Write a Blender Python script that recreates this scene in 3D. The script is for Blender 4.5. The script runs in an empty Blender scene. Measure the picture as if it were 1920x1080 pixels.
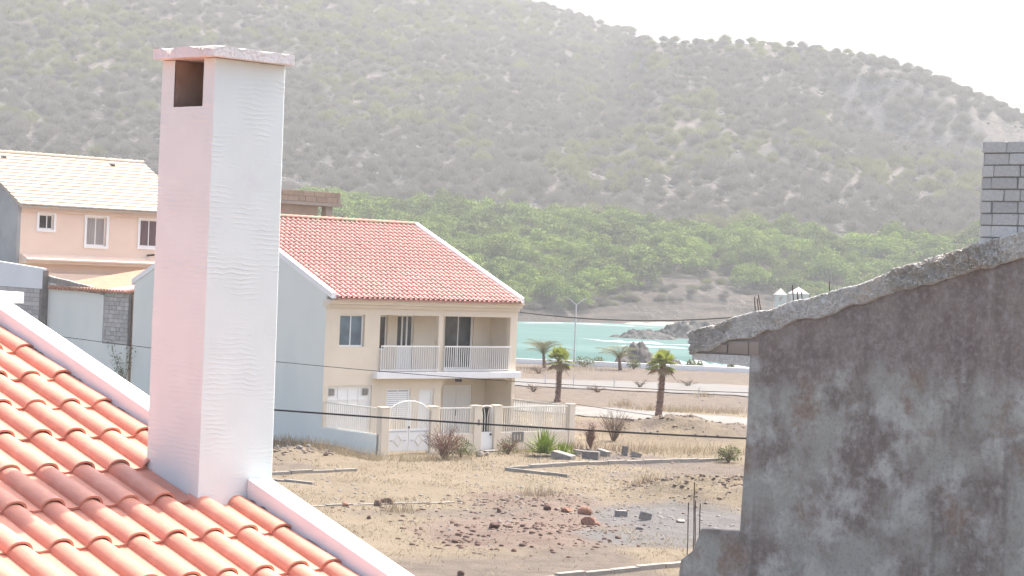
import bpy, bmesh, math, random
import numpy as np
from mathutils import Vector, Matrix

# ------------------------------------------------------------------ camera, sky, sun, exposure
SC = bpy.context.scene
COL = SC.collection
F_PX, PITCH, ROLL, EYE = 4000.0, 0.0089, 0.0415, 7.7
CAM = np.array([0.0, 0.0, EYE])
RIGHT = np.array([1.0, 0, 0])
FWD = np.array([0, math.cos(PITCH), -math.sin(PITCH)])
UPV = np.array([0, math.sin(PITCH), math.cos(PITCH)])
cd = bpy.data.cameras.new('camera')
cam = bpy.data.objects.new('camera', cd)
COL.objects.link(cam)
cd.sensor_width = 36.0
cd.lens = 36.0 * F_PX / 1920.0
cd.clip_start = 0.1
cd.clip_end = 20000
_c, _s = math.cos(ROLL), math.sin(ROLL)
XR = RIGHT * _c - UPV * (-_s)
XR = _c * RIGHT + _s * UPV
YR = -_s * RIGHT + _c * UPV
cam.matrix_world = Matrix(((XR[0], YR[0], -FWD[0], 0), (XR[1], YR[1], -FWD[1], 0), (XR[2], YR[2], -FWD[2], EYE), (0, 0, 0, 1)))
SC.camera = cam

TH = 0.7525                      # street grid: house fronts run along U, gables along W
TH2 = 0.794                      # the near roof, a touch off the grid
SUN_EL = math.radians(56)
_u2 = np.array([math.cos(TH2), math.sin(TH2)])
_w2 = np.array([math.sin(TH2), -math.cos(TH2)])
sh = _u2 - 0.07 * _w2
sh = sh / np.linalg.norm(sh)
SUN = Vector((sh[0] * math.cos(SUN_EL), sh[1] * math.cos(SUN_EL), math.sin(SUN_EL)))
world = bpy.data.worlds.new('World')
SC.world = world
world.use_nodes = True
wn = world.node_tree
bg = wn.nodes['Background']
sky = wn.nodes.new('ShaderNodeTexSky')
sky.sky_type = 'NISHITA'
sky.sun_disc = False
sky.sun_elevation = SUN_EL
sky.sun_rotation = math.atan2(sh[0], sh[1])
sky.air_density = 1.0
sky.dust_density = 5.0
sky.ozone_density = 1.0
wn.links.new(sky.outputs[0], bg.inputs[0])
bg.inputs[1].default_value = 0.15
sl = bpy.data.lights.new('sun', 'SUN')
sl.energy = 3.4
sl.angle = math.radians(0.6)
sl.color = (1.0, 0.95, 0.87)
so = bpy.data.objects.new('sun', sl)
COL.objects.link(so)
so.rotation_euler = SUN.to_track_quat('Z', 'Y').to_euler()
so.location = (60, 20, 120)
SC.view_settings.view_transform = 'Standard'
SC.view_settings.look = 'None'
SC.view_settings.gamma = 1.0
SC.view_settings.exposure = 1.5
SC.cycles.use_denoising = True
SC.cycles.max_bounces = 8
SC.cycles.diffuse_bounces = 4
SC.cycles.volume_bounces = 1
SC.cycles.use_fast_gi = False

RNG = np.random.default_rng(7)
random.seed(7)

# ------------------------------------------------------------------ pixel rays
def ray(px, py):
    A, B = px - 960.0, py - 540.0
    a = A * _c + B * _s
    b = -A * _s + B * _c
    return RIGHT * a / F_PX + FWD - UPV * b / F_PX

def onp(px, py, P, n):
    d = ray(px, py)
    n = np.asarray(n, float)
    t = ((np.asarray(P, float) - CAM) @ n) / (d @ n)
    return CAM + t * d

def onz(px, py, z=0.0):
    return onp(px, py, (0, 0, z), (0, 0, 1))

def aty(px, py, Y):
    return onp(px, py, (0, Y, 0), (0, 1, 0))

def project(P):
    P = np.atleast_2d(np.asarray(P, float)) - CAM
    a, d, b = P @ RIGHT, P @ FWD, -(P @ UPV)
    a, b = a / d * F_PX, b / d * F_PX
    return np.stack([960 + a * _c - b * _s, 540 + a * _s + b * _c, d], 1)

# ------------------------------------------------------------------ noise
def _hash(ix, iy, seed):
    h = (ix.astype(np.int64) * 374761393 + iy.astype(np.int64) * 668265263 + seed * 1442695041) & 0xFFFFFFFF
    h = ((h ^ (h >> 13)) * 1274126177) & 0xFFFFFFFF
    return ((h ^ (h >> 16)) & 0xFFFF) / 65535.0

def vnoise(x, y, seed=0):
    x, y = np.asarray(x, float), np.asarray(y, float)
    ix, iy = np.floor(x), np.floor(y)
    fx, fy = x - ix, y - iy
    fx, fy = fx * fx * (3 - 2 * fx), fy * fy * (3 - 2 * fy)
    a, b = _hash(ix, iy, seed), _hash(ix + 1, iy, seed)
    c, d = _hash(ix, iy + 1, seed), _hash(ix + 1, iy + 1, seed)
    return (a * (1 - fx) + b * fx) * (1 - fy) + (c * (1 - fx) + d * fx) * fy

def fbm(x, y, octv=4, seed=0):
    s, amp, tot = 0, 1.0, 0
    for o in range(octv):
        s = s + amp * vnoise(x * 2 ** o, y * 2 ** o, seed + o * 17)
        tot += amp
        amp *= 0.5
    return s / tot

def sstep(a, b, x):
    t = np.clip((x - a) / (b - a), 0, 1)
    return t * t * (3 - 2 * t)

# ------------------------------------------------------------------ materials
def mat(name, c1, c2=None, scale=2.0, rough=0.85, bump=0.0, bscale=20.0, c3=None, s3=0.4, t3=(0.5, 0.65),
        rand=0.0, spec=0.25, stretch=(1, 1, 1), t2=(0.35, 0.65), trans=0.0):
    m = bpy.data.materials.new(name)
    m.use_nodes = True
    nt = m.node_tree
    N, L = nt.nodes, nt.links
    b = N['Principled BSDF']
    b.inputs['Roughness'].default_value = rough
    b.inputs['Specular IOR Level'].default_value = spec
    tc = N.new('ShaderNodeTexCoord')
    mp = N.new('ShaderNodeMapping')
    mp.inputs['Scale'].default_value = stretch
    L.new(tc.outputs['Object'], mp.inputs[0])
    vec = mp.outputs[0]

    def nz(sc, det=5, ro=0.6):
        n = N.new('ShaderNodeTexNoise')
        n.inputs['Scale'].default_value = sc
        n.inputs['Detail'].default_value = det
        n.inputs['Roughness'].default_value = ro
        L.new(vec, n.inputs['Vector'])
        return n.outputs[0]

    def ramp(fac, lo, hi):
        r = N.new('ShaderNodeMapRange')
        r.inputs[1].default_value = lo
        r.inputs[2].default_value = hi
        L.new(fac, r.inputs[0])
        return r.outputs[0]

    def mix(f, a, bb):
        x = N.new('ShaderNodeMix')
        x.data_type = 'RGBA'
        L.new(f, x.inputs[0])
        for i, v in ((6, a), (7, bb)):
            if isinstance(v, tuple):
                x.inputs[i].default_value = (*v, 1)
            else:
                L.new(v, x.inputs[i])
        return x.outputs[2]
    col = c1
    if c2:
        col = mix(ramp(nz(scale), *t2), c1, c2)
    if c3:
        col = mix(ramp(nz(s3, 6, 0.65), *t3), col, c3)
    if rand:
        oi = N.new('ShaderNodeObjectInfo')
        h = N.new('ShaderNodeHueSaturation')
        r = N.new('ShaderNodeMapRange')
        r.inputs[3].default_value = 1 - rand
        r.inputs[4].default_value = 1 + rand
        L.new(oi.outputs['Random'], r.inputs[0])
        L.new(r.outputs[0], h.inputs['Value'])
        if isinstance(col, tuple):
            h.inputs['Color'].default_value = (*col, 1)
        else:
            L.new(col, h.inputs['Color'])
        col = h.outputs[0]
    if isinstance(col, tuple):
        b.inputs['Base Color'].default_value = (*col, 1)
    else:
        L.new(col, b.inputs['Base Color'])
    if bump:
        bp = N.new('ShaderNodeBump')
        bp.inputs['Strength'].default_value = bump
        bp.inputs['Distance'].default_value = 0.05
        L.new(nz(bscale, 4), bp.inputs['Height'])
        L.new(bp.outputs[0], b.inputs['Normal'])
    if trans:
        tr = N.new('ShaderNodeBsdfTranslucent')
        if isinstance(col, tuple):
            tr.inputs[0].default_value = (*col, 1)
        else:
            L.new(col, tr.inputs[0])
        ms = N.new('ShaderNodeMixShader')
        ms.inputs[0].default_value = trans
        L.new(b.outputs[0], ms.inputs[1])
        L.new(tr.outputs[0], ms.inputs[2])
        L.new(ms.outputs[0], N['Material Output'].inputs[0])
    return m

M = {}
M['tile'] = mat('terracotta_glazed', (0.62, 0.29, 0.20), (0.56, 0.235, 0.16), 9, 0.5, 0.08, 60, rand=0.07, spec=0.35)
M['tile_edge'] = M['tile']
M['tile2'] = mat('red_roof_tile', (0.47, 0.245, 0.20), (0.51, 0.275, 0.225), 3, 0.45, rand=0.12, spec=0.4, c3=(0.39, 0.18, 0.145), s3=1.1, t3=(0.56, 0.75))
M['ridge'] = mat('ridge_tile_clay', (0.42, 0.24, 0.175), (0.36, 0.19, 0.135), 3, 0.7)
M['creamtile'] = mat('cream_roof_tile', (0.47, 0.405, 0.325), (0.42, 0.355, 0.28), 1.2, 0.7, 0.1, 8)
M['mortar'] = mat('mortar', (0.30, 0.25, 0.21), (0.2, 0.16, 0.13), 20, 0.95, 0.6, 60)
M['white'] = mat('white_paint', (0.80, 0.79, 0.77), (0.75, 0.74, 0.72), 2, 0.6, 0.05, 40)
M['whitemetal'] = mat('white_metal', (0.80, 0.78, 0.74), None, rough=0.45, spec=0.4)
M['cream_metal'] = mat('cream_metal', (0.74, 0.69, 0.60), None, rough=0.5, spec=0.4)
M['beige'] = mat('beige_render', (0.72, 0.625, 0.50), (0.68, 0.585, 0.46), 0.8, 0.9, 0.1, 30, c3=(0.63, 0.54, 0.43), s3=0.7, t3=(0.6, 0.85))
M['fascia'] = mat('cream_fascia', (0.70, 0.62, 0.52), (0.66, 0.575, 0.47), 1.0, 0.85, 0.05, 30)
M['bluegrey'] = mat('blue_grey_render', (0.70, 0.715, 0.655), (0.66, 0.68, 0.625), 0.5, 0.9, 0.08, 20, c3=(0.60, 0.63, 0.60), s3=0.35, t3=(0.55, 0.8), stretch=(1, 1, 0.35))
M['palegrey'] = mat('pale_grey_render', (0.72, 0.735, 0.73), (0.67, 0.69, 0.69), 0.6, 0.9)
M['peach'] = mat('peach_render', (0.74, 0.58, 0.465), (0.71, 0.55, 0.435), 0.6, 0.9, c3=(0.62, 0.475, 0.385), s3=0.4, t3=(0.6, 0.9))
M['peach_trim'] = mat('peach_trim', (0.68, 0.54, 0.44), (0.63, 0.49, 0.39), 1.0, 0.9)
M['roughgrey'] = mat('unpainted_render', (0.36, 0.365, 0.36), (0.27, 0.275, 0.27), 0.5, 0.95, c3=(0.37, 0.375, 0.36), s3=0.9)
M['block'] = mat('concrete_block', (0.50, 0.48, 0.45), (0.42, 0.40, 0.375), 6, 0.95, 0.4, 40, rand=0.16)
M['blockjoint'] = mat('block_joint_mortar', (0.24, 0.225, 0.21), (0.31, 0.295, 0.275), 5, 0.95, 0.4, 30)
M['brownblock'] = mat('brown_block', (0.36, 0.27, 0.20), (0.29, 0.21, 0.155), 0.8, 0.95, rand=0.12)
M['brownconc'] = mat('weathered_concrete', (0.33, 0.275, 0.23), (0.26, 0.215, 0.18), 0.6, 0.95)
M['glass'] = mat('window_glass', (0.055, 0.085, 0.11), (0.12, 0.18, 0.22), 0.9, 0.12, spec=0.6)  # blue reflection is put into the glass colour
M['darkglass'] = mat('dark_window_glass', (0.02, 0.026, 0.03), (0.06, 0.075, 0.085), 1.2, 0.15, spec=0.6)
M['curtain'] = mat('curtained_glass', (0.34, 0.31, 0.29), (0.25, 0.22, 0.21), 3, 0.4, stretch=(4, 4, 0.2))
M['purpleglass'] = mat('purple_curtain_glass', (0.10, 0.06, 0.07), (0.16, 0.10, 0.11), 3, 0.3, stretch=(4, 4, 0.2))
M['dark'] = mat('dark_interior', (0.05, 0.042, 0.038), None, rough=0.95)
M['black'] = mat('black_rubber', (0.016, 0.016, 0.017), None, rough=0.6)
M['rust'] = mat('rusty_steel', (0.095, 0.055, 0.042), (0.05, 0.035, 0.03), 10, 0.85)
M['galv'] = mat('galvanised_steel', (0.50, 0.50, 0.50), None, rough=0.45, spec=0.5)
M['kerb'] = mat('kerb_concrete', (0.30, 0.275, 0.24), (0.25, 0.228, 0.20), 2, 0.95, 0.3, 30, rand=0.1)
M['rubble'] = mat('grey_rubble', (0.27, 0.248, 0.225), (0.19, 0.172, 0.157), 3, 0.95, 0.5, 10, rand=0.25)
M['redstone'] = mat('red_stone', (0.34, 0.19, 0.135), (0.26, 0.135, 0.095), 4, 0.95, 0.5, 12, rand=0.25)
M['brownstone'] = mat('brown_stone', (0.175, 0.112, 0.088), (0.115, 0.074, 0.06), 4, 0.95, 0.5, 12, rand=0.25)
M['lava'] = mat('dark_lava_rock', (0.035, 0.035, 0.035), (0.075, 0.072, 0.07), 0.5, 0.95, 0.8, 1.5)
M['trunk'] = mat('palm_trunk', (0.20, 0.125, 0.095), (0.12, 0.075, 0.058), 6, 0.95, 0.8, 15)
M['palmleaf'] = mat('palm_leaf', (0.24, 0.27, 0.055), (0.17, 0.205, 0.045), 2, 0.6, rand=0.1, trans=0.45)
M['palmdry'] = mat('dry_palm_leaf', (0.20, 0.145, 0.085), (0.27, 0.2, 0.12), 2, 0.85)
M['cocoleaf'] = mat('pinnate_palm_leaf', (0.12, 0.135, 0.05), (0.17, 0.16, 0.075), 2, 0.6, trans=0.25)
M['yucca'] = mat('yucca_leaf', (0.36, 0.44, 0.085), (0.24, 0.33, 0.07), 2.5, 0.5, trans=0.45)
M['shrubgreen'] = mat('shrub_leaf', (0.17, 0.19, 0.075), (0.12, 0.14, 0.05), 3, 0.7, trans=0.2)
M['twig'] = mat('dry_twig', (0.20, 0.145, 0.105), (0.14, 0.10, 0.075), 3, 0.95)
M['twigred'] = mat('dry_red_twig', (0.24, 0.135, 0.095), (0.18, 0.105, 0.075), 3, 0.95)
M['straw'] = mat('straw_grass', (0.38, 0.31, 0.205), (0.30, 0.238, 0.155), 0.4, 0.95, trans=0.2, c3=(0.24, 0.175, 0.12), s3=0.15)
M['bark'] = mat('bark', (0.12, 0.09, 0.07), (0.08, 0.06, 0.05), 2, 0.95)
M['acacia'] = mat('acacia_leaf', (0.085, 0.14, 0.018), (0.17, 0.22, 0.03), 0.5, 0.8, rand=0.45, trans=0.2)
M['brush'] = mat('leafless_brush', (0.145, 0.13, 0.112), (0.18, 0.162, 0.138), 0.5, 0.95, rand=0.2, trans=0.15)
M['brushgreen'] = mat('sparse_green_brush', (0.165, 0.17, 0.075), (0.20, 0.20, 0.09), 0.5, 0.9, rand=0.2, trans=0.2)
M['hut'] = mat('weathered_white', (0.40, 0.39, 0.36), (0.34, 0.33, 0.30), 0.3, 0.9)
M['boulder'] = mat('wet_grey_boulder', (0.115, 0.10, 0.09), (0.065, 0.058, 0.052), 0.8, 0.95, 0.8, 2.0)
M['clod'] = mat('dry_earth_clod', (0.20, 0.155, 0.122), (0.15, 0.115, 0.092), 3, 0.95, 0.4, 20, rand=0.2)
M['hillrock'] = mat('scree_rock', (0.20, 0.18, 0.165), (0.125, 0.113, 0.105), 0.5, 0.95, rand=0.3)

# ------------------------------------------------------------------ mesh building
class Frame:
    def __init__(s, o, th):
        s.o = np.asarray(o, float)
        s.u = np.array([math.cos(th), math.sin(th), 0.0])
        s.w = np.array([math.sin(th), -math.cos(th), 0.0])
        s.z = np.array([0, 0, 1.0])
        s.th = th

    def P(s, a, b, z):
        return np.array([s.o[0], s.o[1], 0]) + a * s.u + b * s.w + z * s.z

    def on_w(s, px, py, b):                 # pixel on the plane w = b -> (u, z)
        q = onp(px, py, s.P(0, b, 0), s.w)
        return float((q - s.P(0, 0, 0)) @ s.u), float(q[2])

    def on_u(s, px, py, a):                 # pixel on the plane u = a -> (w, z)
        q = onp(px, py, s.P(a, 0, 0), s.u)
        return float((q - s.P(0, 0, 0)) @ s.w), float(q[2])

WORLD = Frame((0, 0), 0.0)

class MB:
    def __init__(s):
        s.v, s.f = [], []

    def add(s, verts, faces):
        k = len(s.v)
        s.v.extend([tuple(map(float, p)) for p in verts])
        s.f.extend([tuple(i + k for i in f) for f in faces])
        return s

    def box(s, fr, a0, a1, b0, b1, z0, z1):
        p = [fr.P(a, b, z) for z in (z0, z1) for b in (b0, b1) for a in (a0, a1)]
        return s.add(p, [(0, 1, 3, 2), (4, 6, 7, 5), (0, 4, 5, 1), (2, 3, 7, 6), (0, 2, 6, 4), (1, 5, 7, 3)])

    def prism(s, pts_a, pts_b):             # two matching outlines
        n = len(pts_a)
        f = [tuple(range(n))[::-1], tuple(range(n, 2 * n))]
        f += [(i, (i + 1) % n, n + (i + 1) % n, n + i) for i in range(n)]
        return s.add(list(pts_a) + list(pts_b), f)

    def tube(s, pts, r, seg=6, caps=True):
        pts = [np.asarray(p, float) for p in pts]
        n = len(pts)
        rr = r if hasattr(r, '__len__') else [r] * n
        vs, fs = [], []
        for i, p in enumerate(pts):
            t = pts[min(i + 1, n - 1)] - pts[max(i - 1, 0)]
            t = t / (np.linalg.norm(t) + 1e-9)
            ref = np.array([0, 0, 1.0]) if abs(t[2]) < 0.9 else np.array([1.0, 0, 0])
            x = np.cross(t, ref)
            x /= np.linalg.norm(x)
            y = np.cross(t, x)
            for k in range(seg):
                a = 2 * math.pi * k / seg
                vs.append(p + rr[i] * (math.cos(a) * x + math.sin(a) * y))
        for i in range(n - 1):
            for k in range(seg):
                k2 = (k + 1) % seg
                fs.append((i * seg + k, i * seg + k2, (i + 1) * seg + k2, (i + 1) * seg + k))
        if caps:
            fs.append(tuple(range(seg))[::-1])
            fs.append(tuple((n - 1) * seg + k for k in range(seg)))
        return s.add(vs, fs)

    def holed(s, fr, a0, a1, z0, z1, b0, b1, holes):   # wall slab with rectangular openings
        A = sorted({a0, a1, *[h[0] for h in holes], *[h[1] for h in holes]})
        Z = sorted({z0, z1, *[h[2] for h in holes], *[h[3] for h in holes]})
        A = [a for a in A if a0 <= a <= a1]
        Z = [z for z in Z if z0 <= z <= z1]
        na, nz_ = len(A) - 1, len(Z) - 1
        def solid(i, j):
            if i < 0 or j < 0 or i >= na or j >= nz_:
                return False
            ca, cz = (A[i] + A[i + 1]) / 2, (Z[j] + Z[j + 1]) / 2
            return not any(h[0] < ca < h[1] and h[2] < cz < h[3] for h in holes)
        for i in range(na):
            for j in range(nz_):
                if not solid(i, j):
                    continue
                p = [fr.P(a, b, z) for z in (Z[j], Z[j + 1]) for b in (b0, b1) for a in (A[i], A[i + 1])]
                f = [(0, 4, 5, 1), (2, 3, 7, 6)]
                if not solid(i, j - 1): f.append((0, 1, 3, 2))
                if not solid(i, j + 1): f.append((4, 6, 7, 5))
                if not solid(i - 1, j): f.append((0, 2, 6, 4))
                if not solid(i + 1, j): f.append((1, 5, 7, 3))
                s.add(p, f)
        return s

    def mesh(s, name, m, smooth=False):
        me = bpy.data.meshes.new(name)
        me.from_pydata(s.v, [], s.f)
        me.materials.append(m)
        bm = bmesh.new()
        bm.from_mesh(me)
        bmesh.ops.recalc_face_normals(bm, faces=bm.faces)
        bm.to_mesh(me)
        bm.free()
        if smooth:
            me.polygons.foreach_set('use_smooth', [True] * len(me.polygons))
        return me

    def part(s, name, m, parent, label=None, smooth=False, kind=None, bevel=0):
        o = bpy.data.objects.new(name, s.mesh(name, m, smooth))
        COL.objects.link(o)
        if parent is not None:
            o.parent = parent
            o.matrix_parent_inverse = pinv(parent)
        if label: o['label'] = label
        if kind: o['kind'] = kind
        if bevel:
            b = o.modifiers.new('bevel', 'BEVEL')
            b.width = bevel
            b.segments = 2
            b.limit_method = 'ANGLE'
        return o

    def thing(s, name, m, label, cat, group=None, smooth=False, kind=None, bevel=0):
        V = np.array(s.v)
        lo, hi = V.min(0), V.max(0)
        base = np.array([(lo[0] + hi[0]) / 2, (lo[1] + hi[1]) / 2, lo[2]])
        s.v = [tuple(p) for p in V - base]
        o = s.part(name, m, None, None, smooth, kind, bevel)
        o.location = base
        if kind != 'structure' or label:
            if label: o['label'] = label
            if cat: o['category'] = cat
        if group: o['group'] = group
        return o

def pinv(parent):
    w = Matrix.Identity(4)
    q = parent
    if q.type == 'EMPTY':
        w = Matrix.Translation(q.location)
    elif q.get('_local'):
        w = q.matrix_basis
    return w.inverted()

def root(name, loc, label, cat, group=None):
    o = bpy.data.objects.new(name, None)
    COL.objects.link(o)
    o.empty_display_size = 0.3
    o.location = tuple(map(float, loc))
    o['label'] = label
    o['category'] = cat
    if group: o['group'] = group
    return o

def inst(name, me, mtx, parent):
    o = bpy.data.objects.new(name, me)
    COL.objects.link(o)
    if parent is not None:
        o.parent = parent
        o.matrix_parent_inverse = pinv(parent)
    o.matrix_basis = mtx
    return o

def mframe(x, y, z, p):
    return Matrix(((x[0], y[0], z[0], p[0]), (x[1], y[1], z[1], p[1]), (x[2], y[2], z[2], p[2]), (0, 0, 0, 1)))

def bulk(name, V, Fc, m, kind='stuff', label=None, cat=None, smooth=False, parent=None):
    """V (n,3) verts, Fc (k,3|4) faces as one object, fast."""
    me = bpy.data.meshes.new(name)
    V = np.asarray(V, np.float32)
    Fc = np.asarray(Fc, np.int32)
    k, w = Fc.shape
    me.vertices.add(len(V))
    me.vertices.foreach_set('co', V.ravel())
    me.loops.add(k * w)
    me.loops.foreach_set('vertex_index', Fc.ravel())
    me.polygons.add(k)
    me.polygons.foreach_set('loop_start', np.arange(0, k * w, w, dtype=np.int32))
    me.polygons.foreach_set('loop_total', np.full(k, w, np.int32))
    if smooth:
        me.polygons.foreach_set('use_smooth', np.ones(k, bool))
    me.update(calc_edges=True)
    me.validate()
    for mm in (m if isinstance(m, list) else [m]):
        me.materials.append(mm)
    o = bpy.data.objects.new(name, me)
    COL.objects.link(o)
    if kind: o['kind'] = kind
    if label: o['label'] = label
    if cat: o['category'] = cat
    if parent is not None:
        o.parent = parent
        o.matrix_parent_inverse = pinv(parent)
    return o


# ================================================================== THE SETTING
def attr_ground(name, layers, bump=0.5, bscale=3.0, base=(0.4, 0.3, 0.22), rough=0.95):
    """ground material: base colour broken up by noise, then layers (attribute channel, colour a, colour b, noise scale)"""
    m = bpy.data.materials.new(name)
    m.use_nodes = True
    nt = m.node_tree
    N, L = nt.nodes, nt.links
    b = N['Principled BSDF']
    b.inputs['Roughness'].default_value = rough
    b.inputs['Specular IOR Level'].default_value = 0.1
    tc = N.new('ShaderNodeTexCoord')
    at = N.new('ShaderNodeAttribute')
    at.attribute_name = 'patch'
    sp = N.new('ShaderNodeSeparateColor')
    L.new(at.outputs['Color'], sp.inputs[0])

    def nz(sc, det=6, ro=0.65):
        n = N.new('ShaderNodeTexNoise')
        n.inputs['Scale'].default_value = sc
        n.inputs['Detail'].default_value = det
        n.inputs['Roughness'].default_value = ro
        L.new(tc.outputs['Object'], n.inputs['Vector'])
        return n.outputs[0]

    def mr(f, a, c, lo=0.0, hi=1.0):
        r = N.new('ShaderNodeMapRange')
        for i, v in ((1, a), (2, c), (3, lo), (4, hi)):
            r.inputs[i].default_value = v
        L.new(f, r.inputs[0])
        return r.outputs[0]

    def mix(f, a, c):
        x = N.new('ShaderNodeMix')
        x.data_type = 'RGBA'
        L.new(f, x.inputs[0])
        for i, v in ((6, a), (7, c)):
            if isinstance(v, tuple): x.inputs[i].default_value = (*v, 1)
            else: L.new(v, x.inputs[i])
        return x.outputs[2]
    d = tuple(v * 0.72 for v in base)
    col = mix(mr(nz(bscale * 0.6), 0.35, 0.65), base, d)
    for ch, ca, cb, sc in layers:
        c = mix(mr(nz(sc), 0.35, 0.65), ca, cb)
        a = N.new('ShaderNodeMath')
        a.operation = 'ADD'
        L.new(sp.outputs[ch], a.inputs[0])
        L.new(mr(nz(sc * 1.7), 0.2, 0.8, -0.35, 0.35), a.inputs[1])
        if name == 'stony_hillside' and ch == 2:          # bedding planes of the shore cliff
            mp = N.new('ShaderNodeMapping')
            mp.inputs['Scale'].default_value = (0.03, 0.03, 1.0)
            L.new(tc.outputs['Object'], mp.inputs[0])
            n2 = N.new('ShaderNodeTexNoise')
            n2.inputs['Scale'].default_value = 1.6
            n2.inputs['Detail'].default_value = 5
            L.new(mp.outputs[0], n2.inputs['Vector'])
            c = mix(mr(n2.outputs[0], 0.40, 0.60), c, (0.105, 0.085, 0.07))
            c = mix(mr(n2.outputs[0], 0.58, 0.66), c, (0.03, 0.027, 0.025))
        col = mix(mr(a.outputs[0], 0.22, 0.78), col, c)
    sp2 = mr(nz(bscale * 9, 3), 0.62, 0.72)
    col = mix(sp2, col, mix(mr(nz(bscale * 2), 0.4, 0.6), tuple(v * 0.5 for v in base), tuple(min(1, v * 1.35) for v in base)))
    if name == 'stony_hillside':                  # scree: metre-sized dark stones between paler ones
        st_ = nz(0.42, 8, 0.85)
        col = mix(mr(st_, 0.50, 0.56), col, (0.06, 0.056, 0.054))
        col = mix(mr(nz(0.33, 8, 0.85), 0.57, 0.62), col, (0.17, 0.155, 0.145))
    L.new(col, b.inputs['Base Color'])
    bp = N.new('ShaderNodeBump')
    bp.inputs['Strength'].default_value = bump
    bp.inputs['Distance'].default_value = 0.6 / bscale
    L.new(nz(bscale, 8, 0.75), bp.inputs['Height'])
    L.new(bp.outputs[0], b.inputs['Normal'])
    return m

def set_patch(o, rgb):
    a = o.data.color_attributes.new('patch', 'FLOAT_COLOR', 'POINT')
    n = len(o.data.vertices)
    d = np.ones((n, 4), np.float32)
    d[:, :3] = rgb
    a.data.foreach_set('color', d.ravel())

def grid_faces(nx, ny):
    i = np.arange(ny - 1)[:, None] * nx + np.arange(nx - 1)[None]
    return np.stack([i, i + 1, i + nx + 1, i + nx], -1).reshape(-1, 4)

SEA = -3.5
SHORE_NEAR = 183.5

def gblob(x, y, px, py, rx, ry, soft=0.5):
    q = onz(px, py)
    d = np.sqrt(((x - q[0]) / rx) ** 2 + ((y - q[1]) / ry) ** 2)
    return 1 - sstep(1 - soft, 1 + soft * 0.4, d)

def ground_z(x, y):
    x, y = np.asarray(x, float), np.asarray(y, float)
    near = (1 - sstep(150, 184, y)) * sstep(30, 48, y)
    z = near * (0.16 * (fbm(x * 0.35, y * 0.35, 4, 3) - 0.5) + 0.07 * (fbm(x * 1.6, y * 1.6, 3, 5) - 0.5))
    z += 1.0 * gblob(x, y, 1290, 822, 4.2, 4.0, 0.9) * (0.55 + 0.9 * fbm(x * 0.9, y * 0.9, 3, 8))
    z += 0.75 * gblob(x, y, 1345, 935, 3.0, 3.2, 0.9) * (0.5 + fbm(x * 1.2, y * 1.2, 3, 9))
    z += 0.35 * gblob(x, y, 990, 1010, 2.4, 3.0, 0.9) * fbm(x * 1.5, y * 1.5, 3, 10)
    z += 0.35 * gblob(x, y, 1010, 955, 1.8, 3.4, 0.9) * fbm(x * 1.5, y * 1.5, 3, 11)
    z += 0.30 * gblob(x, y, 560, 848, 2.4, 4.0, 0.9) * fbm(x * 1.2, y * 1.2, 3, 12)
    z += 0.25 * gblob(x, y, 1100, 850, 2.2, 2.4, 0.9) * fbm(x * 1.5, y * 1.5, 3, 13)
    return z

gx = np.concatenate([np.linspace(-900, -60, 15), np.linspace(-50, -20, 16), np.arange(-19.7, 30, 0.28), np.linspace(30.5, 60, 20), np.linspace(75, 900, 14)])
gy = np.concatenate([np.linspace(-80, 44, 12), np.arange(46, 118, 0.28), np.arange(118.5, SHORE_NEAR, 0.9), [SHORE_NEAR]])
X, Y = np.meshgrid(gx, gy)
Zg = ground_z(X, Y)
V = np.stack([X, Y, Zg], -1).reshape(-1, 3)
M['ground'] = attr_ground('dry_field', [
    (0, (0.208, 0.171, 0.122), (0.168, 0.136, 0.097), 0.5),       # straw
    (2, (0.145, 0.108, 0.088), (0.185, 0.142, 0.116), 0.6),       # reddish rubble soil
    (1, (0.112, 0.106, 0.102), (0.15, 0.142, 0.135), 1.2),       # dark gravel
], 0.6, 2.2, base=(0.16, 0.131, 0.108))
ground = bulk('ground', V, grid_faces(len(gx), len(gy)), M['ground'], 'structure', smooth=True)
xs, ys = V[:, 0], V[:, 1]
straw = sstep(0.42, 0.6, fbm(xs * 0.13, ys * 0.07, 4, 21))
straw = np.maximum(straw, 0.9 * gblob(xs, ys, 800, 905, 9, 5))
straw = np.maximum(straw, gblob(xs, ys, 900, 868, 9, 2.2))
straw = np.maximum(straw, gblob(xs, ys, 700, 1000, 6, 6))
straw = np.maximum(straw, gblob(xs, ys, 1240, 845, 5, 3.5))
straw *= 1 - 0.75 * sstep(108, 122, ys)
straw = np.maximum(straw, 0.8 * gblob(xs, ys, 1270, 775, 7, 4))
grav = np.maximum(gblob(xs, ys, 1270, 975, 3.3, 5.0), 0.9 * gblob(xs, ys, 1200, 1010, 2.5, 2.2))
grav = np.maximum(grav, 0.85 * gblob(xs, ys, 1360, 1000, 3, 4.5))
red = np.maximum(gblob(xs, ys, 960, 1000, 3.2, 4.5), 0.9 * gblob(xs, ys, 1060, 985, 2.0, 5))
red = np.maximum(red, 0.8 * gblob(xs, ys, 1000, 940, 2.6, 4))
red = np.maximum(red, 0.9 * gblob(xs, ys, 1350, 915, 3.6, 3.6))
red = np.maximum(red, 0.8 * gblob(xs, ys, 1120, 800, 3, 5))
straw *= 1 - grav
set_patch(ground, np.stack([straw, grav, red], 1))

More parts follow.
